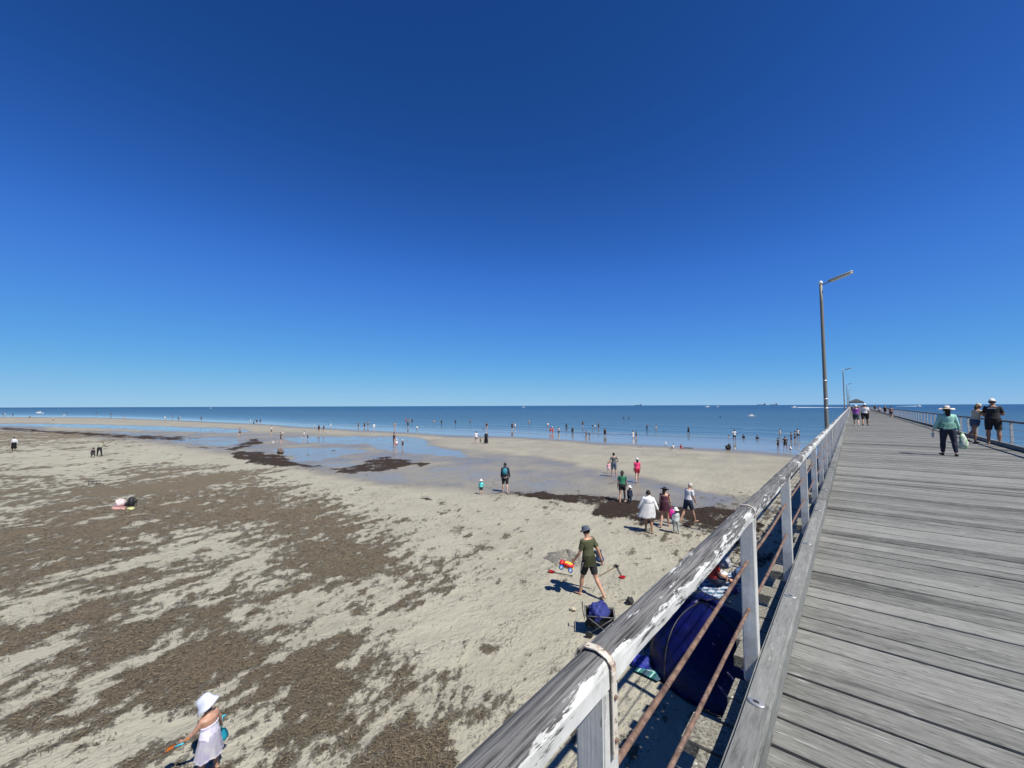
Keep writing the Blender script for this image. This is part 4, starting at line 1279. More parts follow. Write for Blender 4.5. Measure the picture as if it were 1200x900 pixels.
def person(loc, heading, label, outfit, skin=SKIN, vox=0.017, fine=False, group=None, **pose):
    J = skeleton(**pose)
    me, co, tags, tt, hl_ = body_mesh(J, vox, fine)
    o = bpy.data.objects.new('person', me); COL.objects.link(o)
    me.materials.clear(); me.materials.append(skin_mat(skin)); me.materials.append(M_black)
    # eyes and brows
    ey = (tags == HD) & (hl_[:, 1] > .060) & (np.abs(hl_[:, 2] - .008) < .007) & (np.abs(np.abs(hl_[:, 0]) - .031) < .014)
    if ey.any():
        mi = [1 if all(ey[v] for v in p.vertices) else 0 for p in me.polygons]
        me.polygons.foreach_set('material_index', mi)
    o.location = loc; o.rotation_euler = (0, 0, radians(heading))
    tag(o, label, 'person', group)
    s, q = J['s'], J['s'] * J['hd']
    for it in outfit:
        k, mat = it[0], it[1]; a = it[2] if len(it) > 2 else {}
        mat = mat if not isinstance(mat, tuple) else cloth(mat)
        if k == 'tee': shell('shirt', me, co, m_tee(tags, tt, hl_, **a), .016 * s, mat, o)
        elif k == 'long': shell('jumper', me, co, m_long(tags, tt, hl_), .018 * s, mat, o)
        elif k == 'vest': shell('top', me, co, m_tee(tags, tt, hl_, lo=a.get('lo', .1), sleeve=a.get('sleeve', .06), top=a.get('top', .86)), .010 * s, mat, o)
        elif k == 'shorts': shell('shorts', me, co, m_shorts(tags, tt, hl_, **a), .021 * s, mat, o)
        elif k == 'pants': shell('trousers', me, co, m_pants(tags, tt, hl_), .016 * s, mat, o)
        elif k == 'hair': shell('hair', me, co, m_hair(tags, tt, hl_, **a), .013 * q, mat, o, 2)
        elif k == 'shoes':
            fx = (J['leg0'][3].x + J['leg1'][3].x) / 2
            for sg in (-1, 1): shell('shoe', me, co, m_shoe(tags, tt, hl_) & ((co[:, 0] - fx) * sg > 0), .009 * s, mat, o, 1)
        elif k == 'longhair':
            bm = bmesh.new(); hm = J['hmw']
            ln = a.get('len', .22)
            rings(bm, [hm @ Vector((0, -.075 * q, .05 * q)), hm @ Vector((0, -.10 * q, -.03 * q)), hm @ Vector((0, -.115 * q, -.09 * q)), hm @ Vector((0, -.105 * q, -.09 * q)) + Vector((0, -.01, -ln * .6 * s)), hm @ Vector((0, -.10 * q, -.09 * q)) + Vector((0, 0, -ln * s))], [(.05 * q, .03 * q), (.066 * q, .035 * q), (.068 * q, .032 * q), (.06 * q, .024 * q), (.03 * q, .012 * q)], n=12, side=(1, 0, 0))
            obj('long_hair', bm, mat, o, True)
        elif k in ('bucket', 'wide', 'cap', 'bonnet'): lathe_hat(k, q * a.get('k', 1.0), mat, o, J['hmw'] @ Matrix.Rotation(radians(a.get('tip', 0)), 4, 'X'), a.get('band'))
        elif k == 'skirt': skirt(a.get('name', 'skirt'), J, a['z0'], a['z1'], a['r0'], a['r1'], mat, o, a.get('folds', 9), a.get('amp', .05), a.get('wind', (0, 0)))
        elif k == 'pack':
            bm = bmesh.new(); c = J['pel'] + Vector((0, 0, J['dz'])) + J['u'] * .30 * s
            bk = Vector((0, -1, 0)); bk = (bk - J['u'] * bk.dot(J['u'])).normalized()
            kk = a.get('k', 1)
            rings(bm, [c - J['u'] * .17 * s * kk + bk * .17 * s, c - J['u'] * .14 * s * kk + bk * .19 * s, c + bk * .2 * s, c + J['u'] * .13 * s * kk + bk * .18 * s, c + J['u'] * .18 * s * kk + bk * .15 * s], [(.10 * s * kk, .05 * s), (.135 * s * kk, .075 * s), (.14 * s * kk, .085 * s), (.13 * s * kk, .07 * s), (.07 * s * kk, .04 * s)], n=16, side=(1, 0, 0))
            pk = obj('backpack', bm, mat, o, True)
            for sx in (-1, 1):
                bm = bmesh.new(); tube(bm, [c + Vector((sx * .085 * s, -.10 * s, .12 * s)), c + Vector((sx * .10 * s, 0, .215 * s)), c + Vector((sx * .105 * s, .13 * s, .10 * s)), c + Vector((sx * .11 * s, .12 * s, -.05 * s)), c + Vector((sx * .13 * s, -.08 * s, -.12 * s))], .014 * s, 6); obj('strap', bm, mat, pk, True)
        elif k == 'panel':      # printed block on the back of a shirt
            c = J['pel'] + Vector((0, 0, J['dz'])) + J['u'] * a['z'] * s
            bk = Vector((0, -1, 0)); bk = (bk - J['u'] * bk.dot(J['u'])).normalized()
            bm = bmesh.new(); x = -a['w'] / 2
            rr_ = random.Random(3)
            while x < a['w'] / 2 - .012:
                lw = rr_.uniform(.012, .020); hh = a['h'] * rr_.choice([1, 1, .72])
                box(bm, c + Vector(((x + lw / 2) * s, 0, 0)) + bk * (.145 * s), (lw * s, .004 * s, hh * s)); x += lw + .006
            obj('shirt_print', bm, mat, o)
    Mw = Matrix.Translation(loc) @ Matrix.Rotation(radians(heading), 4, 'Z')
    dz = Vector((0, 0, J['dz']))
    J['hands'] = [Mw @ (J['arm%d' % i][2] + J['arm%d' % i][4] * .085 * s + dz) for i in (0, 1)]
    J['Mw'] = Mw
    return o, J

def W(*c): return cloth(tuple(c))
walkA = dict(legs=((20, 2, 4), (-16, 2, 18)), arms=((-14, 10, 14, 4), (16, 10, 18, 4)))
walkB = dict(legs=((-18, 2, 24), (18, 2, 3)), arms=((18, 10, 16, 4), (-14, 10, 10, 4)))

# little girl at the lower left, seen from behind, her face turned left
m_dress, nd, bd = new_mat('lilac_white_tulle')
v_ = noise_n(nd, s=12, detail=4)
nd.links.new(mixc(nd, mapr(nd, v_, .35, .65), (0.70, 0.70, 0.73), (0.56, 0.52, 0.68)), bd.inputs['Base Color'])
nd.links.new(mapr(nd, noise_n(nd, s=30, detail=3), .3, .7, .5, .9), bd.inputs['Roughness'])
bump(nd, bd, noise_n(nd, scale=(30, 30, 3), detail=3), .6, .01)
g_loc = on_ground(244, 907)
girl, GJ = person(g_loc, 122, 'small girl in lilac white dress and white bonnet holding beach toys', [
    ('vest', m_dress, dict(lo=.02, top=.70, sleeve=-1)), ('skirt', m_dress, dict(z0=.54, z1=.25, r0=.115, r1=.175, folds=13, amp=.09)),
    ('bonnet', W(.46, .49, .58), dict(k=1.0, tip=-16))], skin=(0.40, 0.22, 0.15), vox=.008, fine=True, h=1.04, girth=1.18, child=1.0, lean=4,
    legs=((6, 3, 2), (-4, 3, 4)), arms=((34, 12, 22, 8), (4, 40, 8, 30)), head=(34, 20))
# dress straps across the back
for sx in (-1, 1):
    bm = bmesh.new(); s_ = GJ['s']; c_ = GJ['neck'] + Vector((0, 0, GJ['dz']))
    tube(bm, [c_ + Vector((sx * .05 * s_, .05 * s_, -.07 * s_)), c_ + Vector((sx * .085 * s_, 0, -.005 * s_)), c_ + Vector((sx * .06 * s_, -.095 * s_, -.08 * s_)), c_ + Vector((-sx * .05 * s_, -.150 * s_, -.20 * s_))], .009, 6)
    obj('dress_strap', bm, cloth((.10, .11, .22)), girl, True)

def spade(loc, rot, blade, shaft, label, L=.30, k=1.0):
    r = empty('spade', loc); r.rotation_euler = rot
    bm = bmesh.new(); tube(bm, [(0, 0, 0), (0, 0, -L)], .009 * k, 8); tube(bm, [(-.035 * k, 0, .004), (.035 * k, 0, .004)], .009 * k, 8)
    obj('handle', bm, shaft, r, True)
    bm = bmesh.new(); rows = []
    for j in range(7):
        t = j / 6; wd = (.035 + .035 * sin(min(t * 2.2, 1.57))) * (1 if t < .7 else 1 - (t - .7) * 1.9) * k
        rows.append([bm.verts.new((wd * x, .018 * k * (x * x) - .004, -L + .02 - t * .15 * k)) for x in (-1, -.5, 0, .5, 1)])
    for j in range(6):
        for i in range(4): bm.faces.new((rows[j][i], rows[j][i + 1], rows[j + 1][i + 1], rows[j + 1][i]))
    bmesh.ops.solidify(bm, geom=bm.faces[:], thickness=.005)
    obj('blade', bm, blade, r, True)
    tag(r, label, 'toy spade'); return r
def aim(d):      # euler turning local -z towards d
    return Vector(d).normalized().to_track_quat('-Z', 'Y').to_euler()
h0 = GJ['hands'][0]; h1 = GJ['hands'][1]
spade(h0 - Vector(-r0 * .04), aim(Vector(-r0) * .9 + Vector((0, 0, -.42))), M_orange, M_cyan, 'orange toy spade with blue handle pointing left from the small girl', L=.13, k=.95)
spade(h1 + Vector((0, 0, .10)), aim((0.03, 0, -1)), M_cyan, M_cyan, 'bright blue toy spade hanging from the small girl in lilac dress', L=.17, k=1.15)
# orange claw rake between her hands
rk = empty('toy_rake', h0 + Vector(r0 * .05) + Vector((0, 0, .02))); rk.rotation_euler = aim(Vector(r0) * .8 + Vector((0, 0, .5)))
bm = bmesh.new()
for k in (-1, 0, 1): tube(bm, [(0, 0, 0), (k * .02, 0, -.04), (k * .028, .0, -.09), (k * .028, .015, -.10)], .006, 6)
tube(bm, [(0, 0, .05), (0, 0, 0)], .008, 6)
obj('toy_rake_head', bm, M_orange, rk, True); tag(rk, 'small orange toy rake held beside the girl in lilac dress', 'toy rake')

# man in the olive shirt walking off with a toy truck
gm_loc = on_ground(690.5, 699)
gman, MJ = person(gm_loc, 74, 'man in olive green shirt, black shorts and grey bucket hat walking barefoot on the sand', [
    ('tee', (0.060, 0.066, 0.030), dict(lo=.0, sleeve=.72)), ('shorts', BLACK, dict(leg=.80, hi=.12)), ('hair', HAIR), ('bucket', W(.06, .075, .10), dict(k=1.03))],
    skin=SKIN, vox=.0095, fine=True, h=1.80, lean=5, legs=((17, 2, 6), (-17, 3, 20)), arms=((10, 12, 26, 10), (-22, 22, 12, 18)), head=(0, 16))
skirt('shirt_hem', MJ, 1.06, .80, .172, .200, cloth((0.060, 0.066, 0.030)), gman, folds=5, amp=.02)
bm = bmesh.new()
for sx in (-1, 1):
    hip, kn = MJ['leg%d' % (0 if sx < 0 else 1)][:2]; dz_ = Vector((0, 0, MJ['dz']))
    tube(bm, [hip + dz_ + Vector((sx * .112, 0, -.03)), kn + dz_ + Vector((sx * .088, 0, .09))], .008, 5)
obj('shorts_stripe', bm, M_white, gman)
def toy_truck(loc, rz, tiltx, label):
    r = empty('toy_truck', loc, rz); r.rotation_euler = (tiltx, 0, rz)
    bm = bmesh.new(); vs, _ = box(bm, (0, -.03, .02), (.17, .24, .10))
    for v in vs:
        if v.co.z > .02: v.co.x *= 1.22; v.co.y = v.co.y * 1.15
    bmesh.ops.bevel(bm, geom=bm.edges[:], offset=.01, segments=2, affect='EDGES'); obj('tipper', bm, M_red, r, True)
    bm = bmesh.new(); box(bm, (0, .15, .02), (.15, .10, .13)); bmesh.ops.bevel(bm, geom=bm.edges[:], offset=.02, segments=3, affect='EDGES'); obj('cab', bm, M_red, r, True)
    bm = bmesh.new(); box(bm, (0, .01, -.045), (.13, .36, .035)); obj('chassis', bm, M_yellow, r)
    bm = bmesh.new(); box(bm, (0, -.03, .072), (.13, .19, .006)); obj('tipper_floor', bm, M_yellow, r)
    for sx in (-1, 1):
        for yy in (-.11, .13):
            bm = bmesh.new(); rings(bm, [(sx * .07, yy, -.06), (sx * .075, yy, -.06), (sx * .112, yy, -.06), (sx * .117, yy, -.06)], [.05, .06, .06, .05], n=18)
            wv_ = obj('wheel', bm, M_blue, r, True)
            bm = bmesh.new(); rings(bm, [(sx * .116, yy, -.06), (sx * .122, yy, -.06)], [.028, .024], n=12); obj('hub', bm, M_white, wv_)
    tag(r, label, 'toy truck')
th_ = MJ['hands'][0]
toy_truck(th_ + Vector(-r0 * .14) + Vector((0, 0, -.10)), radians(112), radians(12), 'red and yellow toy truck with blue wheels carried by the man in olive')

def mk(px, py, heading, label, outfit, **kw):
    return person(on_ground(px, py), heading, label, outfit, **kw)
# crouching child behind him
mk(704, 664, 60, 'child in navy hat crouching on the sand behind the man in olive', [('tee', NAVY), ('shorts', (.02, .05, .12)), ('cap', W(*NAVY), dict(k=1.1)), ('hair', HAIR)],
   skin=SKIN, vox=.014, h=1.02, child=.8, lean=38, legs=((98, 14, 128), (92, 14, 126)), arms=((50, 8, 20, 0), (58, 8, 16, 0)), flat=True)
# the group walking by the dark wrack
mk(760.5, 624, 22, 'woman in loose white beach robe with dark hair tied up walking past the dark seaweed', [
    ('long', W(.80, .80, .80)), ('skirt', W(.80, .80, .80), dict(name='robe_skirt', z0=1.18, z1=.60, r0=.20, r1=.33, folds=7, amp=.07, wind=(-.08, -.04))), ('hair', HAIR)],
   skin=SKIN_TAN, h=1.66, girth=1.12, legs=((10, 2, 4), (-10, 2, 12)), arms=((4, 34, 14, 26), (6, 30, 12, 22)), head=(0, 4))
_, DJ = mk(779.5, 617.5, 8, 'woman in short plum dress and dark sun hat walking beside the white robe', [
    ('vest', W(.10, .03, .05), dict(lo=.0, top=.84)), ('skirt', W(.10, .03, .05), dict(name='dress_skirt', z0=1.05, z1=.66, r0=.15, r1=.21, folds=7)), ('hair', HAIR), ('longhair', HAIR, dict(len=.16)), ('wide', W(.05, .045, .06), dict(k=.86))],
   skin=SKIN, h=1.66, lean=6, legs=((-14, 2, 18), (14, 2, 4)), arms=((-6, 8, 10, 4), (10, 8, 14, 2)), head=(-10, 12))
mk(792.5, 625.5, 38, 'small child in pale grey suit and white hat walking left of the rail', [('long', W(.42, .45, .44)), ('pants', W(.30, .33, .32)), ('bucket', W(.62, .62, .6), dict(k=1.05)), ('hair', HAIR)],
   skin=SKIN, vox=.014, h=1.05, child=.8, legs=((6, 3, 4), (-6, 3, 6)), arms=((2, 10, 10, 6), (6, 10, 12, 6)))
mk(807, 612.5, -28, 'man with pale hair in white t-shirt and navy shorts stepping out beyond the rail', [('tee', W(.56, .57, .58), dict(sleeve=.7)), ('shorts', (.02, .03, .06), dict(leg=.8)), ('hair', (.40, .36, .32))],
   skin=SKIN, h=1.74, lean=10, girth=1.05, legs=((-16, 2, 16), (20, 2, 4)), arms=((-2, 10, 22, -4), (6, 10, 26, -6)), head=(0, 18))
def beach_bag(loc, col, label, w_=.30, h_=.28):
    r = empty('beach_bag', loc)
    bm = bmesh.new()
    rings(bm, [(0, 0, -h_), (0, 0, -h_ + .03), (0, 0, -h_ * .5), (.01, 0, -.05), (0, 0, -.01)], [(w_ * .30, .05), (w_ * .42, .075), (w_ * .5, .085), (w_ * .42, .06), (w_ * .2, .02)], n=18, side=(1, 0, 0))
    obj('bag_body', bm, cloth(col, .6), r, True)
    for yy in (-.03, .03):
        bm = bmesh.new(); tube(bm, [(-w_ * .25, yy, -.06), (-w_ * .18, yy, .03), (0, yy * .3, .07), (w_ * .18, yy, .03), (w_ * .25, yy, -.06)], .006, 6); obj('handle', bm, cloth(col, .6), r, True)
    tag(r, label, 'bag'); return r
beach_bag(DJ['hands'][1] + Vector((0.02, 0, -.05)), (.70, .03, .35), 'bright pink bag swinging from the hand of the woman in plum', .30, .34)
# man with teal backpack and the child beside him
mk(592, 577, 36, 'man with teal backpack, dark long sleeves and black shorts standing on the wet sand', [('long', W(*NAVY)), ('pack', W(.03, .18, .22), dict(k=1.0)), ('shorts', BLACK, dict(leg=.98)), ('hair', HAIR), ('skirt', W(.42, .30, .30), dict(name='shirt_tail', z0=.98, z1=.84, r0=.19, r1=.20, folds=5, amp=.02))],
   skin=SKIN_PALE, h=1.74, girth=1.12, legs=((5, 3, 2), (-6, 3, 6)), arms=((2, 9, 6, 6), (4, 14, 10, 10)))
_, KJ = mk(563.8, 579.5, 28, 'toddler in turquoise top and white hat standing left of the backpack man', [('long', W(.10, .58, .52)), ('shorts', (.02, .05, .05), dict(leg=.8)), ('bucket', W(.64, .64, .63), dict(k=.98)), ('hair', HAIR)],
   skin=SKIN_PALE, vox=.014, h=.92, child=.9, arms=((4, 20, 8, 14), (30, 28, 14, 24)))
st = empty('stick', KJ['hands'][1]); bm = bmesh.new(); tube(bm, [(0, 0, .02), (.36, .26, -.22)], .011, 6); obj('rod_of_stick', bm, cloth((.03, .16, .13)), st, True)
tag(st, 'thin dark green toy stick held out by the turquoise toddler', 'stick')
# family on the open sand
mk(719.5, 559, 40, 'man in grey t-shirt and denim shorts with hands on his hips', [('tee', W(.09, .10, .11)), ('shorts', DENIM, dict(leg=.85)), ('hair', HAIR)],
   skin=SKIN, h=1.76, legs=((3, 5, 0), (-3, 5, 0)), arms=((-14, 44, 62, -38), (-14, 44, 62, -38)))
mk(713.2, 555, 30, 'small child in pink and white standing left of the man with hands on hips', [('tee', W(.65, .28, .36)), ('shorts', (.6, .5, .52)), ('hair', (.25, .13, .07))],
   skin=SKIN_PALE, vox=.015, h=.95, child=.85, lean=8)
mk(747, 566, 44, 'woman in bright pink top, red shorts and white cap', [('tee', W(.75, .05, .17), dict(lo=.0)), ('shorts', (.28, .01, .03), dict(leg=.5)), ('hair', HAIR), ('longhair', HAIR, dict(len=.16)), ('cap', W(.6, .6, .58), dict(k=1.04))],
   skin=SKIN_PALE, h=1.66, girth=1.05, legs=((-8, 3, 10), (8, 3, 2)), arms=((4, 8, 10, 4), (12, 16, 30, 12)))
mk(729.5, 590, 22, 'woman with long dark hair in green t-shirt and black shorts bending toward a child', [('tee', W(.015, .13, .07), dict(lo=.0)), ('shorts', BLACK, dict(leg=.5)), ('hair', HAIR), ('longhair', HAIR, dict(len=.20)), ('shoes', W(.5, .5, .48))],
   skin=SKIN, h=1.70, lean=14, legs=((-8, 3, 14), (16, 3, 6)), arms=((-6, 10, 10, 6), (16, 6, 14, 2)), head=(0, 16))
mk(738, 591.5, 10, 'small child in navy suit and white hat beside the woman in green', [('long', W(*NAVY)), ('pants', W(*NAVY)), ('bucket', W(.62, .62, .6), dict(k=1.05)), ('hair', HAIR)],
   skin=SKIN, vox=.015, h=1.0, child=.85, lean=10, legs=((6, 3, 4), (-8, 3, 8)))
mk(16, 528.5, 52, 'person in loose white top and long black skirt on the seaweed at far left', [('long', W(.62, .63, .65)), ('skirt', W(*BLACK), dict(z0=1.0, z1=.30, r0=.17, r1=.25, folds=6)), ('hair', HAIR)],
   skin=SKIN_TAN, vox=.022, h=1.62, girth=1.15, arms=((4, 24, 16, 16), (4, 24, 16, 16)))
mk(116, 535.5, 60, 'person in khaki top and black trousers bending over the sand at left', [('tee', W(.24, .24, .18)), ('pants', W(*BLACK)), ('hair', (.05, .05, .04))],
   skin=SKIN, vox=.022, h=1.72, lean=48, legs=((6, 9, 6), (6, 9, 6)), arms=((44, 22, 20, 6), (44, 22, 20, 6)), head=(0, 20))
mk(107.8, 536.5, 60, 'child in black crouching beside the bending person at left', [('long', W(*BLACK)), ('pants', W(.05, .06, .05)), ('hair', HAIR)],
   skin=SKIN, vox=.022, h=1.25, child=.6, lean=22, legs=((70, 10, 100), (60, 10, 96)), flat=True)

# ---- on the jetty
def deckp(px, py): return on_z(px, py, 0.004)
hw, HJ = person(deckp(1112.5, 534), 6, 'woman in mint green jacket and very wide pale sun hat walking along the jetty', [
    ('long', W(.27, .50, .43)), ('skirt', W(.27, .50, .43), dict(name='jacket_hem', z0=1.02, z1=.86, r0=.185, r1=.205, folds=5, amp=.02)), ('pants', (.012, .016, .035)), ('shoes', BLACK), ('hair', HAIR), ('longhair', HAIR, dict(len=.22)),
    ('wide', W(.60, .54, .45), dict(k=1.05, band=cloth(BLACK)))], skin=SKIN, vox=.011, fine=True, h=1.54, girth=1.12, legs=((5, 5, 3), (-6, 5, 8)), arms=((2, 24, 14, 18), (6, 18, 14, 12)))
def carrier_bag(loc):
    r = empty('carrier_bag', loc)
    bm = bmesh.new()
    rings(bm, [(0, 0, -.50), (0, 0, -.47), (.02, 0, -.30), (.0, 0, -.12), (0, 0, -.02)], [(.07, .04), (.105, .06), (.105, .06), (.07, .04), (.025, .012)], n=20, side=(1, 0, 0))
    m, n, b = new_mat('pale_green_carrier')
    v = noise_n(n, s=11, detail=4); n.links.new(mixc(n, mapr(n, v, .45, .6), (0.62, .66, .55), (.16, .42, .12)), b.inputs['Base Color']); b.inputs['Roughness'].default_value = .4
    obj('bag_body', bm, m, r, True)
    for sx in (-1, 1):
        bm = bmesh.new(); tube(bm, [(sx * .03, 0, -.06), (sx * .02, 0, 0), (0, 0, .02)], .006, 6); obj('handle', bm, m, r, True)
    tag(r, 'bulging white and green carrier bag in the right hand of the wide hat woman', 'bag')
carrier_bag(HJ['hands'][1] + Vector((0.06, -.02, -.01)))
bt = empty('plastic_cup', HJ['hands'][0] + Vector((0, 0, -.10)))
bm = bmesh.new(); rings(bm, [(0, 0, -.09), (0, 0, .05)], [.026, .036], n=14); obj('cup_wall', bm, plain('frosted_plastic', (.5, .52, .52), .2), bt, True); tag(bt, 'small pale plastic cup in the left hand of the wide hat woman', 'cup')

cw, CJ = person(deckp(1144, 519.5) + Vector((0.0, 0, 0)), -62, 'woman in cream top, denim shorts and pale cap leaning on the far handrail', [
    ('vest', W(.52, .43, .30), dict(lo=.12, top=.93)), ('shorts', DENIM, dict(leg=.42)), ('hair', (.10, .06, .03)), ('longhair', (.10, .06, .03), dict(len=.10)), ('cap', W(.42, .38, .32)), ('shoes', (.06, .045, .03))],
    skin=SKIN_TAN, vox=.011, fine=True, h=1.68, girth=1.06, lean=12, legs=((6, 3, 3), (-26, 5, 14)), arms=((46, 8, 62, 6), (30, 10, 66, 2)), head=(22, 8))
ph_ = empty('phone', CJ['hands'][0] + Vector((.0, .0, .05))); bm = bmesh.new(); box(bm, (0, 0, 0), (.075, .012, .15)); bmesh.ops.bevel(bm, geom=bm.edges[:], offset=.004, segments=2, affect='EDGES')
obj('phone_body', bm, M_black, ph_, True); ph_.rotation_euler = (radians(-60), 0, radians(-20)); tag(ph_, 'dark phone held out by the woman at the far handrail', 'phone')
mr, RJ = person(deckp(1165.5, 521), -18, 'man in black t-shirt with pale back print and white cap at far handrail', [
    ('tee', W(*BLACK), dict(sleeve=.75)), ('shorts', BLACK, dict(leg=.86)), ('hair', HAIR), ('cap', W(.62, .6, .57), dict(k=1.04)), ('panel', M_white, dict(z=.42, w=.20, h=.045))],
    skin=SKIN_TAN, vox=.011, fine=True, h=1.84, girth=1.16, lean=4, legs=((4, 5, 2), (-4, 5, 2)), arms=((22, 16, 62, -14), (22, 18, 66, -16)))
person(deckp(1003.8, 499.5), 2, 'person in purple shirt, teal shorts and white hat walking down the jetty', [('tee', W(.22, .06, .30), dict(lo=0)), ('shorts', (.03, .06, .07), dict(leg=.9)), ('bucket', W(.55, .52, .48)), ('hair', HAIR), ('shoes', W(.5, .5, .5))],
    skin=SKIN_PALE, vox=.018, h=1.62, girth=1.12, **walkA)
person(deckp(1014.2, 498.8), -2, 'large man in white t-shirt, black shorts and white cap beside the purple shirt', [('tee', W(.64, .64, .63), dict(lo=0, sleeve=.8)), ('shorts', BLACK, dict(leg=.9)), ('cap', W(.64, .64, .63)), ('hair', HAIR), ('shoes', BLACK)],
    skin=SKIN_TAN, vox=.018, h=1.74, girth=1.28, **walkB)

# ------------------------------------------------------------------ everyone farther off: a few bodies, each copy dressed in its own colours
def proto(**pose):
    J = skeleton(**pose); me, co, tags, tt, hl_ = body_mesh(J, pose.get('vox', .028))
    top = m_tee(tags, tt, hl_); bot = m_shorts(tags, tt, hl_, leg=.7); hr_ = m_hair(tags, tt, hl_)
    nrm = np.empty(len(co) * 3); me.vertices.foreach_get('normal', nrm); nrm = nrm.reshape(-1, 3)
    co2 = co + nrm * ((top | bot) * .012 + hr_ * .012)[:, None]
    me.vertices.foreach_set('co', co2.reshape(-1))
    mi = []
    for p in me.polygons:
        v = p.vertices; k = len(v) / 2
        mi.append(1 if sum(top[i] for i in v) > k else 2 if sum(bot[i] for i in v) > k else 3 if sum(hr_[i] for i in v) > k else 0)
    me.materials.clear()
    for i in range(4): me.materials.append(M_black)
    me.polygons.foreach_set('material_index', mi)
    me.update()
    return me
PR = {
 'stand': proto(h=1.7, legs=((3, 4, 2), (-3, 4, 3))),
 'walk': proto(h=1.7, **walkA), 'step': proto(h=1.7, lean=5, **walkB),
 'bend': proto(h=1.7, lean=52, legs=((4, 6, 10), (-2, 6, 12)), arms=((62, 8, 10, 2), (50, 8, 10, 2)), head=(0, 20)),
 'hips': proto(h=1.7, arms=((-14, 42, 60, -36), (-14, 42, 60, -36)), legs=((2, 6, 0), (-2, 6, 0))),
 'reach': proto(h=1.7, lean=8, arms=((60, 10, 20, 6), (16, 40, 10, 36)), legs=((8, 5, 8), (-8, 5, 8))),
 'sit': proto(h=1.7, sit=True, lean=-8, legs=((84, 10, 34), (78, 12, 40)), arms=((-24, 14, 4, 12), (30, 14, 40, 4)), flat=True),
 'squat': proto(h=1.7, lean=28, legs=((96, 12, 126), (90, 12, 124)), arms=((50, 8, 20, 2), (60, 8, 16, 2)), flat=True),
 'kid': proto(h=1.0, child=.85, vox=.02), 'kidstep': proto(h=1.0, child=.85, vox=.02, **walkA),
}
PH = {k: (1.0 if k.startswith('kid') else 1.7) for k in PR}
VIS = {'bend': 1.22, 'sit': .90, 'squat': 1.0}
def far_person(x, yt, yb, pose, top, bot, hair, label, head=None, skin=SKIN, where='sand', group='people scattered along the waterline'):
    p = on_ground(x, yb) if where == 'sand' else on_z(x, yb, SEA + .012) if where == 'sea' else on_z(x, yb, 0.004)
    depth = float(np.dot(np.array(p) - np.array([0, 0, EYE]), fw))
    vis = (yb - yt) * depth / F
    full = VIS.get(pose, PH[pose])
    o = bpy.data.objects.new('person', PR[pose]); COL.objects.link(o)
    sink = 0
    if where == 'sea':
        az = math.atan2(-p.x, p.y); past = hypot(p.x, p.y) - float(shore_r(np.array(az)))
        if full == 1.7 and vis < 1.55: hgt = 1.68; sink = max(0.0, hgt - vis)
        else: hgt = min(max(vis + .06, .8), 1.85); sink = .06
    else: hgt = min(max(vis / full, .55), 1.12) * PH[pose]
    k = hgt / PH[pose]
    o.location = (p.x, p.y, p.z - sink); o.scale = (k, k, k)
    o.rotation_euler = (0, 0, radians(head if head is not None else 40 + random.uniform(-60, 60)))
    for i, c in enumerate((None, top, bot, hair)):
        o.material_slots[i].link = 'OBJECT'
        o.material_slots[i].material = skin_mat(skin) if c is None else cloth(c)
    tag(o, label, 'person', group)
    return o
RED = (.45, .03, .03); BLUE = (.03, .09, .25); TAN = (.35, .25, .17); BRN = (.06, .03, .025); TEAL = (.03, .16, .17); PINK = (.6, .2, .28)
